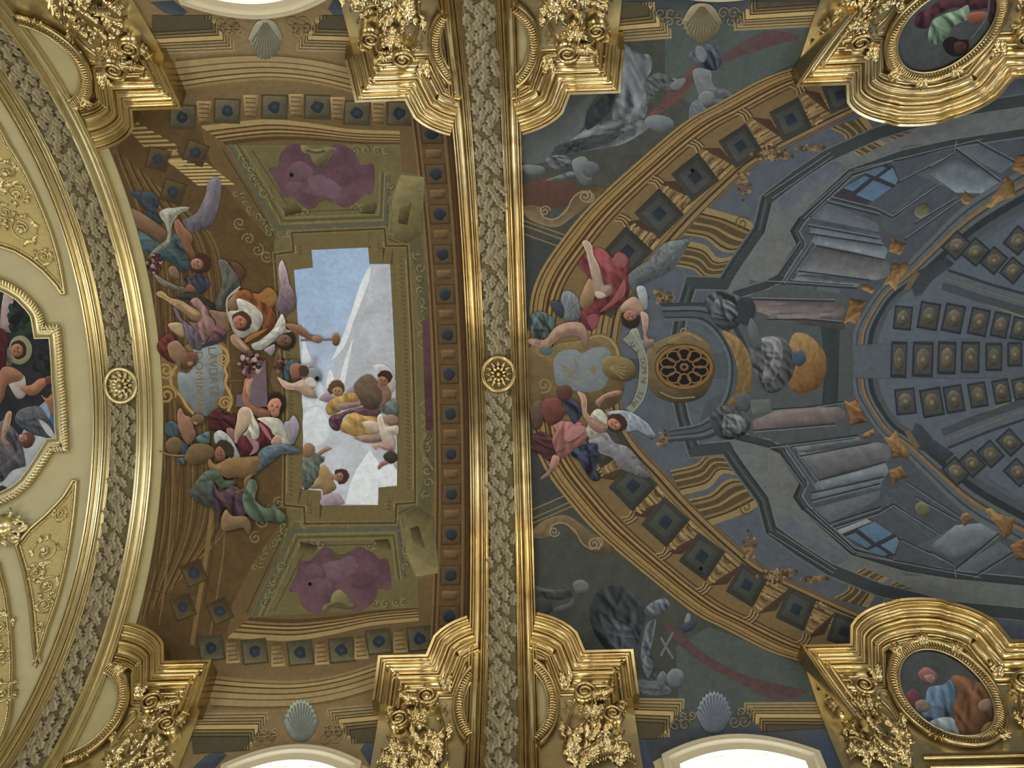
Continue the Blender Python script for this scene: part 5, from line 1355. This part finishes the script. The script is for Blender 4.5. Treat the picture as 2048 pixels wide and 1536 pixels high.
# ring entablature with its gold fillet
b = Brush('painted_entablature', FR, 16)
b.bands('1705 757 1710 790 1734 832 1761 868 1800 900 1850 950 1936 1030 2060 1100', '1754 757 1760 785 1776 818 1802 850 1842 872 1900 917 1970 967 2060 1018',
        [(0, .14, '5c6468'), (.14, .20, '3d454a'), (.20, .34, '596166'), (.34, .44, '86683c'), (.44, .50, '3c4348'), (.50, .62, '5a6268'), (.62, .82, '2f353b'), (.82, 1, '4b5359')], mirror=True)
b.poly('1230 330 1320 440 1490 560 1420 620 1300 560 1200 520 1150 400 1180 310', '3a4249', '32', smooth=False, sh=.1, mirror=True, lv=17); b.poly('1090 380 1130 370 1220 500 1180 530', '6a5c3c', '32', smooth=False, sh=.05, mirror=True, lv=17.5)
b.build()
for i, t in enumerate(('610 130 650 150 720 118 735 190 800 300 720 320 660 335 645 240', '925 425 975 430 1025 368 1045 440 1085 490 1145 560 1110 600 1060 580 1000 600 985 510', '970 690 1060 655 1090 700 1120 740 1040 770 1000 812', '738 412 840 358 862 400 820 420 770 442',
                       '1735 1000 1780 990 1850 1040 1985 1075 1960 1130 1945 1200 1885 1245 1850 1150 1800 1095', '1535 1070 1560 1035 1600 1030 1640 1080 1570 1142', '1935 1290 2060 1230 2060 1410 1985 1402')):
    b = Brush('painted_capital', FR, 18); b.poly(t, ('7c5a30', '806438', '7a5c36')[i % 3], '32', smooth=False, sh=.25, mirror=True, mott=.2, fold=(7, 30, .12)); b.build()
# windows of the drum
b = Brush('painted_window', FR, 17); b.poly('540 1165 800 1070 1010 1200 1060 1240 1020 1370 910 1400 700 1270', '3a3740', '32', smooth=False, sh=.05, mirror=True)
for t, c in (('720 1160 850 1100 1000 1200 860 1270', '527290'), ('620 1220 700 1190 830 1290 790 1312', '4f6d88'), ('900 1290 1030 1222 1050 1260 1010 1362', '5778920'[:6]), ('800 1330 870 1300 960 1362 910 1392', '4d6a84')): b.poly(t, c, '32', smooth=False, sh=.04, mirror=True, lv=18)
b.build()
b = Brush('painted_window_sill', FR, 18); b.poly('550 1170 790 1078 832 1100 590 1200', '8d9599', '32', smooth=False, sh=.04); b.build()
b = Brush('painted_pediment', FR, 17, stuff=True)
for t in ('920 900 1020 960 1200 1090 1380 1200', '960 860 1060 850 1180 880', '940 940 1080 1060 1240 1180 1340 1230', '1000 980 1120 1060'): b.stroke(t, 5, '5f696e', '32', mirror=True); b.stroke(t, 1.6, '30373a', '32', mirror=True, lv=17.5)
b.blob(1240, 1000, 62, '68664a', '32', mirror=True, lv=18, sh=.2); b.build()
b = Brush('painted_drum_lines', FR, 18.5, stuff=True)
for i, t in enumerate(('0 500 180 480 720 410', '190 500 700 430', '240 580 820 470', '380 775 940 625', '350 872 930 742', '340 935 900 795', '80 540 270 800', '140 470 380 810', '270 1000 680 1340', '300 980 690 1330 1000 1400', '360 1000 500 1130',
        '500 1112 900 985', '520 1145 880 1030 1000 960', '0 205 300 185 600 140', '1000 960 1380 1200', '1100 775 1540 1065', '1180 900 1500 1080', '1480 1440 1500 1536', '1300 1340 1480 1440', '1850 1195 1500 1480', '1960 1345 1650 1536',
        '-120 372 540 318', '230 545 400 770', '0 1180 520 1500', '60 1160 540 1470', '700 1350 1380 1480', '1060 1240 1400 1400', '1380 1480 1700 1536')):
    b.stroke(t, 3.0, '30383e', '32', smooth=False, mirror=True); 
    P_ = pts_of(t, '32'); b.stroke(P_ + (1.5, 3.2), 1.7, '747c80', smooth=False, mirror=True, lv=18.8)
b.build()
# --- coffered shell of the dome
b = Brush('painted_dome_shell', FR, 12.5)
b.poly('1756 757 1762 785 1778 818 1806 850 1850 872 2060 1010 2060 757', '57626f', smooth=False, sh=0, mirror=True, mott=.06); b.build()
for i, (A, w) in enumerate((('1884 866 1960 835 2060 800', 15), ('1890 880 1970 850 2060 816', 3))):
    b = Brush('painted_dome_rib', FR, 19 + i); b.stroke(A, w, ('454d54', '6e6d58')[i], mirror=True, smooth=False); b.build()
b = Brush('painted_dome_rib', FR, 19); b.stroke('1880 862 1950 834 2060 786', 4, '7a7656', smooth=False, mirror=True); b.stroke('1896 896 1980 862 2060 835', 5, '333b42', smooth=False, mirror=True); b.build()
CF = [(1806, 636, 30, 40, 6), (1858, 632, 34, 46, 10), (1907, 637, 34, 48, 12), (1958, 644, 32, 46, 12), (2001, 650, 28, 42, 12), (2038, 657, 24, 38, 12),
      (1798, 719, 26, 60, 2), (1846, 719, 34, 58, 2), (1894, 716, 30, 54, 2), (1941, 715, 30, 52, 1), (1988, 714, 27, 46, 0), (2030, 709, 24, 40, 0),
      (1811, 803, 34, 44, -6), (1864, 805, 36, 48, -10), (1908, 798, 32, 46, -10), (1956, 790, 30, 42, -10), (2003, 783, 28, 40, -10), (2040, 778, 24, 36, -10),
      (1913, 491, 40, 34, -48), (1951, 504, 38, 34, -50), (1988, 521, 38, 32, -50), (2026, 541, 36, 32, -50), (2036, 481, 40, 34, -50),
      (1912, 943, 40, 32, 48), (1944, 927, 38, 32, 48), (1981, 908, 38, 32, 48), (2020, 885, 38, 32, 48), (2036, 945, 40, 32, 45)]
for (x, y, w, h, a) in CF:
    b = Brush('painted_coffer', FR, 20); c, s_ = math.cos(math.radians(a)), math.sin(math.radians(a))
    def R4(k): return np.array([(x + (u * w * k / 2) * c - (v * h * k / 2) * s_, y + (u * w * k / 2) * s_ + (v * h * k / 2) * c) for u, v in ((-1, -1), (1, -1), (1, 1), (-1, 1))])
    b.poly(R4(1.2), '2d343b', smooth=False, sh=.04); b.poly(R4(1.0), '464a4c', smooth=False, sh=.08, lv=20.4)
    n = 12; P = np.array([(x + (w * .36 * math.cos(6.283 * i / n) * (1 + .1 * (i % 2))) * c - (h * .38 * math.sin(6.283 * i / n)) * s_, y + (w * .36 * math.cos(6.283 * i / n)) * s_ + (h * .38 * math.sin(6.283 * i / n)) * c) for i in range(n)])
    b.poly(P, '5e5846', sh=.2, lv=20.8, mott=.25); b.blob(x, y, min(w, h) * .13, '797462', lv=21.2)
    b.build()
# --- apse with statues behind the round window
b = Brush('painted_apse', FR, 15)
b.bands('1330 642 1400 646 1440 686 1456 735 1444 800 1404 842 1340 858', '1320 606 1430 610 1484 670 1500 735 1488 806 1430 872 1336 884',
        [(0, .15, '596469'), (.15, .25, '30383c'), (.25, .5, '49545a'), (.5, .6, '2e363b'), (.6, .8, '566168'), (.8, 1, '353d42')])
b.poly('1444 662 1474 674 1494 700 1504 735 1502 775 1490 800 1462 814 1446 815 1470 780 1474 735 1464 700', '7c6536', sh=.15, lv=16, fold=(9, 100, .10))
b.poly('1500 560 1700 590 1706 735 1700 880 1500 890 1480 800 1500 735 1480 650', '4c5356', smooth=False, sh=.05, lv=14)
b.poly('1536 600 1690 625 1690 660 1540 640', '5f5a5a', smooth=False, sh=.2, lv=15); b.poly('1640 640 1680 640 1675 840 1640 850 1650 735', '333d40', smooth=False, sh=.05, lv=14.5)
b.build()
b = Brush('painted_gold_shell', FR, 17); b.poly('1584 672 1612 668 1638 690 1652 715 1650 752 1632 778 1600 786 1580 776 1572 740', '80683a', sh=.2, grad=((1590, 690), (1600, 780), '8a5f2c'), fold=(8, 80, .10)); b.build()
SG = dict(fold=(9, 50, .35), sh=.14)
fig('painted_statue', FR, 18, [('robe', '1410 600 1440 582 1478 592 1492 618 1478 650 1448 660 1424 640', '41444a', SG), ('mantle', '1430 600 1466 606 1476 634 1450 652 1428 640', '565b61', SG), ('arm', '1476 600 1500 596 1512 620 1496 650 1478 640', '34393e', dict(sh=.1))], 'dark grey seated statue above the apse')
fig('painted_statue', FR, 18, [('robe', '1500 690 1530 672 1570 680 1590 720 1580 760 1550 786 1520 776 1506 740', '4b4f53', SG), ('mantle', '1520 680 1556 676 1566 712 1548 760 1524 764 1530 720', '6a6e70', SG), ('head', '1586 706 1606 702 1612 720 1600 732 1586 726', '3d5060', dict(sh=.15)), ('arm', '1508 700 1496 664 1502 636 1516 660 1524 690', '565c60', dict(sh=.12))], 'dark grey standing statue before the gold shell')
fig('painted_statue', FR, 18, [('robe', '1420 840 1432 816 1470 812 1500 824 1498 860 1470 878 1438 874', '404449', SG), ('mantle', '1450 830 1484 834 1492 856 1466 872 1446 866', '5c6166', SG), ('head', '1470 792 1490 786 1502 800 1496 822 1478 818', '4f5357', dict(sh=.15)), ('plinth', '1500 800 1540 798 1544 824 1504 828', '5e6363', dict(smooth=False, sh=.1))], 'dark grey seated statue below the apse')
# --- round traceried window
RW = empty('painted_round_window', None, FR); RW['label'] = 'painted oval window with petal tracery in a gold cartouche'
b = Brush('cartouche', RW, 20); b.poly('1290 720 1300 692 1330 676 1366 664 1392 668 1420 690 1430 735 1416 780 1392 800 1350 806 1310 790 1294 760', '635638', sh=.2, mott=.15)
b.stroke('1336 684 1360 672 1380 668 1402 680', 4, '8a7a50', lv=21); b.stroke(spiral(1368, 662, 9, 1.5, 0, 1, 20), 3, '8c7a4c', lv=21); b.stroke('1312 706 1330 692 1350 688', 3, '4a4028', lv=21); b.stroke('1320 784 1350 796 1390 794', 3, '8a7a50', lv=21); b.build()
def ell(rx, ry, n=40, a0=0): return np.array([(1368.5 + rx * math.cos(6.2832 * i / n + a0), 734 + ry * math.sin(6.2832 * i / n + a0)) for i in range(n)])
b = Brush('opening', RW, 22); b.poly(ell(56, 43), '17171d', sh=0, mott=0); b.build()
b = Brush('gold_rim', RW, 23); b.stroke(ell(54, 41), 6, '80602f', closed=True); b.stroke(ell(58, 45), 3, '4f3d20', closed=True, lv=22.5); b.build()
for i in range(10):
    a = 6.2832 * i / 10 + .31; b = Brush('petal_tracery', RW, 23.5); P = []
    for q in np.linspace(-math.pi, math.pi, 15):
        r = .62 + .28 * math.cos(q); w = .23 * math.sin(q) * (1 + .2 * math.cos(q)); P.append((1368.5 + 54 * (r * math.cos(a) - w * math.sin(a)), 734 + 41 * (r * math.sin(a) + w * math.cos(a))))
    b.stroke(np.array(P[:-1]), 3.2, '7d5c30', closed=True); b.build()
b = Brush('hub', RW, 24); b.poly(ell(9, 8, 16), '7a5a2e', sh=.1); b.poly(ell(4, 3.5, 12), '1a1814', sh=0, lv=24.5); b.build()
# --- tablet, shell and banner
b = Brush('painted_tablet', FR, 26, label='grey-blue painted shield with faint gold emblem in a gold cartouche')
b.poly('1056 700 1076 690 1100 696 1118 686 1150 682 1190 672 1215 676 1232 690 1246 720 1250 760 1240 800 1210 820 1150 830 1080 820 1056 790', '6b5a36', sh=.15, mott=.2)
b.poly('340 1330 400 1270 500 1260 560 1290 640 1250 740 1240 790 1290 770 1350 780 1440 760 1520 740 1560 680 1590 600 1600 500 1590 420 1560 360 1540 335 1430', '737f84', '21', sh=.1, lv=27, mott=.1)
b.poly('1208 716 1232 712 1262 720 1272 742 1262 760 1236 762 1212 752 1204 734', '6f6038', sh=.25, lv=28)
for k in range(6): b.stroke(np.array([(1218, 736), (1256 - 4 * abs(k - 2.5), 718 + 8 * k)]), 2, '8a7a4c', lv=29)
for t in ('500 1330 520 1400 480 1450 400 1420', '380 1380 480 1440 420 1500', '640 1400 660 1450 620 1420 690 1420', '655 1380 662 1470', '470 1480 540 1500 560 1460'): b.stroke(t, 3, '857145', '21', lv=28)
b.stroke('620 1170 700 1150 780 1180 830 1240 850 1310', 9, '7b6940', '21', lv=28); b.stroke('620 1170 700 1150 780 1180 830 1240 850 1310', 3, '9c8a5c', '21', lv=28.5)
b.stroke(spiral(1083, 700, 14, 1.5, 0, 1, 22), 4, '857243', lv=28); b.stroke(spiral(1088, 770, 16, 1.5, 2, -1, 22), 4, '857243', lv=28); b.build()
b = Brush('painted_banner', FR, 30, label='pale painted ribbon with letters reading DOMINI BENE')
b.bands('885 1180 930 1220 1000 1290 1020 1380 1015 1480 1000 1580 960 1680 910 1730', '960 1110 1000 1170 1060 1260 1085 1360 1088 1460 1080 1560 1040 1680 960 1770', [(0, .12, '85897a'), (.12, .9, '7e8377'), (.9, 1, '979a8a')], '21')
b.poly('940 1120 1000 1090 1040 1180 1120 1170 1140 1230 1050 1250 960 1230', '7d8375', '21', lv=29); b.build()
b = Brush('painted_banner_letters', FR, 31.5, stuff=True)
bp = spline(np.array([(1258, 678), (1268, 697), (1284, 716), (1288.5, 740), (1287, 764), (1282, 786), (1272, 803), (1258, 817)]), 1.0); bd = np.r_[0, np.cumsum(np.linalg.norm(np.diff(bp, axis=0), axis=1))]
for i, ch in enumerate('NIA DOMINI BENE'):
    if ch == ' ': continue
    k_ = min(len(bp) - 3, int(np.searchsorted(bd, 6 + i * (bd[-1] - 14) / 14.5))); t_ = bp[k_ + 2] - bp[k_]; t_ = t_ / np.linalg.norm(t_); up_ = np.array([t_[1], -t_[0]])
    p_ = bp[k_] - up_ * 5.5; text_paint(b, ch, p_[0], p_[1], math.degrees(math.atan2(t_[1], t_[0])), 11, '4f4a38', .85)
b.build()
# --- angels of the right fresco
fig('painted_angel', FR, 34, [
    ('wing', '1440 360 1400 440 1360 520 1300 600 1220 660 1100 710 1020 770 980 820 920 690 1000 600 1100 540 1220 410 1360 380', '5d6567', dict(fold=(5, 140, .2), sh=.18)),
    ('wing', '1000 760 1060 760 1085 850 1080 940 1040 920 1010 840', '8f979a', dict(sh=.15)),
    ('drapery', '530 570 600 500 680 445 760 480 800 530 850 475 920 510 945 580 930 680 945 760 930 840 880 900 760 960 700 1000 690 1060 640 1110 590 1090 520 1000 560 930 640 900 620 700', '6e3337', dict(fold=(13, 60, .26), sh=.18, hl=[('800 540 860 490 920 530 900 600 840 580', '8a5656'), ('860 760 900 700 900 820 780 920 700 960 800 860', '8c4f50'), ('600 1000 680 980 690 1050 640 1100', '86484e')])),
    ('leg', '560 400 600 385 640 430 650 500 690 580 720 680 740 740 790 740 800 800 740 850 680 850 650 800 640 700 610 560 590 470', 'a08a78', SK(hl=[('660 800 720 800 750 830 690 848', 'bda896')])),
    ('leg', '560 800 620 690 660 780 650 880 600 930 550 920 540 860', '8f7350', SK()),
    ('torso', '880 900 960 840 1010 860 1060 950 1020 990 940 960 870 960', '9f7f6c', SK()),
    ('arm', '1030 960 1085 980 1090 1060 1080 1160 1140 1180 1120 1230 1060 1220 1050 1140 1040 1050', '9f8272', SK()),
    ('hair', '875 1010 900 960 980 960 1022 1010 1010 1070 950 1095 890 1060', '33261f', dict(sh=.1, jag=1)), ('face', '895 975 940 945 1000 970 990 1010 940 1030 900 1010', '946a52', SK(up=(.2, 1))),
], 'angel in a crimson robe tumbling beside the dome', '21')
fig('painted_cherub', FR, 46, [
    ('wing', '400 820 450 790 520 840 545 930 540 1010 440 1030 400 960', '6d757a', dict(fold=(5, 100, .12), sh=.15)), ('wing', '300 880 380 880 420 940 400 1010 340 960', '3a4048', dict(sh=.12)),
    ('drapery', '150 980 250 960 330 1010 340 1080 280 1160 180 1160 130 1080', '51605e', dict(fold=(9, 60, .28), sh=.15)), ('body', '350 1080 460 1040 560 1050 600 1120 610 1220 580 1250 540 1160 450 1150 350 1190 290 1250 200 1240 120 1200 150 1170 260 1180', '9c7c6a', SK()),
    ('cloth', '230 1260 320 1250 300 1300 250 1300', '42666e', dict(sh=.1)),
], 'cherub with teal cloth perched on the shield', '21')
fig('painted_angel', FR, 34, [
    ('wing', '760 230 860 210 960 230 1040 280 1110 340 1150 415 1100 425 1000 370 920 380 860 300', '8a97a2', dict(fold=(6, 30, .14), sh=.15)),
    ('wing', '610 450 700 400 760 390 820 470 920 500 1000 580 1080 680 1110 740 1060 750 960 720 860 670 800 590 720 560 650 500', '77767c', dict(fold=(5, 40, .2), sh=.18)),
    ('drapery', '470 560 560 490 680 480 690 600 670 680 705 720 700 770 640 770 580 690 530 610', '2f3347', dict(fold=(9, 60, .4), sh=.15)),
    ('shadow_robe', '140 440 220 380 320 430 340 560 300 620 220 560 150 520', '4c2c30', dict(fold=(10, 40, .25), sh=.12)),
    ('bronze_arm', '160 160 230 130 260 200 240 330 180 370 150 280', '5d4a3a', SK()),
    ('robe', '330 300 440 300 560 310 610 380 600 430 520 510 440 570 400 600 370 600 340 520 320 440 350 380', '905e5a', dict(fold=(12, 120, .2), sh=.2, hl=[('480 340 580 340 560 400 460 460 420 430', 'a87570')])),
    ('leg', '330 570 380 590 360 660 320 700 290 740 230 765 230 745 290 690 310 620', '9c7464', SK()),
    ('tunic', '600 340 640 230 700 200 760 260 770 330 740 390 640 440 600 400', 'a5a596', dict(fold=(8, 60, .15), sh=.12)),
    ('arm', '520 60 580 80 600 140 600 220 640 270 760 330 750 380 680 390 600 310 560 220 550 120', 'a07c68', SK()), ('arm', '670 130 740 80 830 50 880 60 850 90 740 120 700 190 670 160', '97735f', SK()),
    ('dark_cloth', '400 150 460 110 540 160 560 240 500 320 460 260', '33384a', dict(fold=(8, 60, .25), sh=.1)),
    ('red_head', '360 40 430 10 480 40 470 110 420 140 370 110', '5c3830', dict(sh=.2)), ('red_body', '250 130 360 110 400 180 430 220 380 300 300 330 250 260', '6b3c36', SK()),
    ('hair', '760 290 800 240 880 250 922 310 910 360 860 375 800 380 770 340', '412b22', dict(sh=.1, jag=1)), ('face', '765 300 810 275 860 310 870 345 830 370 785 345', 'a5745c', SK(up=(1, .1))),
], 'angel in a rose robe with grey-white wings holding the banner', '22')
# ================================================================ PAINTING ON THE CREAM VAULT
PL = thing('ceiling_painting', None, 'dark painting of angels and a haloed figure against blue sky on the cream vault', 'painting')
pin = xsn(pts_of('-330 150 -150 115 -40 130 0 143 60 170 120 208 175 262 205 300 222 330 232 386 305 384 312 400 330 660 340 760 345 900 352 960 352 1028 276 1030 205 1140 150 1215 90 1265 20 1300 -60 1325 -160 1330 -330 1290', 'J'))
b = Brush('painted_ground', PL, 8); b.poly(pin, '2b2c33', smooth=False, space='xs', sh=0, mott=.3, g=12); b.build()
b = Brush('painted_sky', PL, 9, stuff=True)
b.poly('150 860 260 760 340 800 345 1020 276 1030 205 1140 150 1215 90 1265 20 1300 -60 1325 -60 1150 60 1060', '7f95b4', 'J', sh=.05, mott=.18); b.poly('270 800 340 780 345 1020 276 1030 230 1100 240 960', '3f62a0', 'J', sh=.05, lv=10)
b.poly('40 1000 160 930 250 960 240 1060 160 1160 60 1240 0 1240', 'a9b4bd', 'J', sh=.08, lv=10.5, mott=.15); b.poly('130 360 200 390 180 420 140 410', '4e6488', 'J', lv=10); b.poly('20 220 60 180 70 400 40 420 0 400', 'a38f92', 'J', lv=10); b.poly('40 660 120 640 130 740 90 760 50 700', 'b1a9a4', 'J', lv=10); b.build()
b = Brush('painted_tree', PL, 11, stuff=True); rr = random.Random(3)
PJ = np.array([(-330, 150), (0, 150), (60, 180), (120, 220), (170, 272), (200, 310), (218, 345), (226, 396), (298, 396), (312, 660), (325, 760), (330, 900), (336, 1010), (270, 1020), (0, 1290), (-330, 1280)], float)
def blobs(n, x0, x1, y0, y1, cs):
    for k in range(n):
        x, y, r_ = rr.uniform(x0, x1), rr.uniform(y0, y1), rr.uniform(14, 28)
        if all(inside(PJ, np.array([(x + r_ * 1.2 * math.cos(a), y + r_ * 1.2 * math.sin(a)) for a in np.linspace(0, 6, 8)]))): b.blob(x, y, r_, rr.choice(cs), 'J', lv=11 + .03 * k)
blobs(90, 60, 230, 190, 430, ['25352c', '1f2b27', '2d4036', '1c2024'])
blobs(50, 180, 330, 420, 660, ['2a2a30', '232d2b', '30303a', '1f2226'])
# rr.choice(['25352c', '1f2b27', '2d4036', '1c2024']), 'J', lv=11 + .03 * k)
#for k in range(30): b.blob(rr.uniform(180, 330), rr.uniform(420, 660), rr.uniform(14, 30), rr.choice(['2a2a30', '232d2b', '30303a', '1f2226']), 'J', lv=11 + .03 * k)
b.build()
fig('painted_saint', PL, 14, [('halo', '90 440 130 445 162 490 155 550 110 585 60 570 45 510 60 460', '8a8a66', dict(sh=.1)), ('hair', '60 480 100 462 132 490 130 540 90 560 60 530', '3a2a22', dict(sh=.1)), ('face', '62 492 92 480 116 500 112 535 80 548 58 530', '9a6a4c', SK()), ('veil', '0 560 40 500 56 520 60 590 20 620', '5a5e52', FO(7, 60)), ('robe', '-60 420 30 420 30 600 0 620 -60 640', '4a2228', FO(9, 60))], 'haloed figure in the dark grove', 'J')
fig('painted_cherub', PL, 20, [('body', '100 700 160 690 200 660 250 660 220 710 180 745 130 735', 'a06a50', SK()), ('head', '235 650 262 645 272 672 250 690 232 676', '6b4432', dict(sh=.15)), ('body', '210 740 240 760 280 720 300 750 290 800 330 880 320 900 260 840 240 790', '8a6048', SK()), ('head', '262 705 290 702 298 735 270 745', '7a5238', dict(sh=.15)), ('body', '0 620 60 600 120 640 100 670 40 690 20 760 -20 800', '8e6248', SK())], 'cherubs tumbling under the trees', 'J')
fig('painted_angel', PL, 27, [('wing', '100 820 190 800 240 850 280 930 298 990 230 960 160 940 80 880', '50555e', dict(fold=(6, 30, .2), sh=.2)), ('wing_edge', '200 870 250 900 290 975 240 940', 'b0b2b2', dict(sh=0)), ('drapery', '0 880 60 900 100 960 130 1090 120 1110 60 1130 0 1190 -40 1100', '57555f', FO(10, 60, .25)), ('arm', '30 840 60 830 50 900 30 960 60 1000 20 1000 4 960', 'a0826c', SK()), ('head', '110 950 150 935 178 960 160 1005 120 1010', '5f3c2a', dict(sh=.15)), ('face', '96 960 130 945 140 975 110 985', '9a6c52', SK()), ('leaf_sprig', '0 1210 40 1220 76 1250 30 1262 0 1290', '35352e', dict(sh=.1))], 'grey-winged angel under the sky', 'J')
# ================================================================ PAINTED MEDALLIONS
for sg, nm in ((-1, 'gold framed oval medallion painted with a violet and green figure, upper right corner'), (1, 'gold framed oval medallion painted with a blue and brown robed figure, lower right corner')):
    MP = MEDAL[2, sg]; MP['label'] = nm
    ovp = oval(PIERS[2], sg * OVS, .80, .99, 60)
    b = Brush('painted_ground', MP, 112); b.poly(ovp, '474d4e', smooth=False, space='xs', sh=.1, mott=.15); b.build()
    if sg < 0:
        fig('painted_figure', MP, 114, [('cloak', '1170 200 1200 110 1300 60 1400 0 1740 0 1760 60 1620 80 1500 60 1400 100 1320 150 1290 220 1230 230', '4b2a35', FO(12, 60, .25)), ('robe', '1290 230 1320 160 1420 110 1520 80 1600 40 1600 150 1500 200 1440 290 1380 350 1310 350 1280 300', '6d8a74', FO(10, 60, .22)),
                   ('hand', '1600 110 1700 90 1780 110 1720 180 1640 190 1590 150', '86503f', SK()), ('arm', '1780 130 1880 90 1900 130 1840 170 1790 165', '85503e', SK()), ('cloak', '1770 0 1940 0 1930 120 1860 190 1780 200 1760 110', '3a2226', FO(10, 40, .2)), ('staff', '1770 0 1755 120 1680 240 1620 310', '5d6470', dict(st=3)),
                   ('hair', '1400 340 1460 295 1540 320 1600 320 1605 390 1560 440 1480 450 1420 410', '1f1a1a', dict(sh=.1)), ('face', '1490 350 1550 335 1590 370 1570 420 1510 430', '4a2c28', SK())], None, '30')
    else:
        fig('painted_figure', MP, 114, [('robe', '1290 890 1400 870 1460 830 1500 950 1490 1060 1420 1140 1280 1160 1230 1090 1260 980', '54708a', FO(11, 60, .22)), ('skirt', '1290 1170 1400 1130 1490 1150 1530 1290 1440 1280 1340 1230', '7d9098', FO(12, 60, .14)),
                   ('cloak', '1460 810 1560 800 1680 850 1780 880 1840 960 1900 1080 1900 1180 1800 1160 1720 1220 1700 1290 1580 1290 1510 1200 1480 1050 1520 930', '6b4930', FO(14, 70, .24)), ('lap', '1700 1250 1760 1170 1880 1180 1910 1230 1840 1310 1740 1310', '7e6038', SK()),
                   ('hand', '1690 1010 1760 980 1810 1020 1760 1080 1690 1070', '84705e', SK()), ('roses', '1100 960 1160 900 1210 950 1200 1040 1150 1060', '6a3c48', dict(sh=.2)), ('child', '1180 1010 1250 990 1300 1060 1240 1090 1190 1070', '7a6a60', SK()),
                   ('hair', '1200 780 1260 730 1340 770 1360 830 1320 860 1250 850', '8a5c5c', dict(sh=.2)), ('face', '1250 800 1310 790 1340 830 1300 860', 'a07a6c', SK())], None, '33')
# ---------------------------------------------------------------- put origins at the things themselves
bpy.context.view_layer.update()
for o in list(SC.objects):
    if o.parent is None and o.type in ('EMPTY', 'MESH') and o.matrix_world.is_identity if hasattr(o.matrix_world, 'is_identity') else False:
        ms = [c for c in ([o] + list(o.children_recursive)) if c.type == 'MESH']
        if not ms: continue
        pts = []
        for c in ms[:60]:
            bb = [c.matrix_world @ Vector(b) for b in c.bound_box]; pts += bb
        lo = Vector((min(p.x for p in pts), min(p.y for p in pts), min(p.z for p in pts)))
        hi = Vector((max(p.x for p in pts), max(p.y for p in pts), max(p.z for p in pts)))
        ctr = (lo + hi) / 2
        if o.type == 'MESH':
            o.data.transform(Matrix.Translation(-ctr))
        for c in o.children: c.matrix_parent_inverse = Matrix.Translation(-ctr)
        o.location = ctr
bpy.context.view_layer.update()
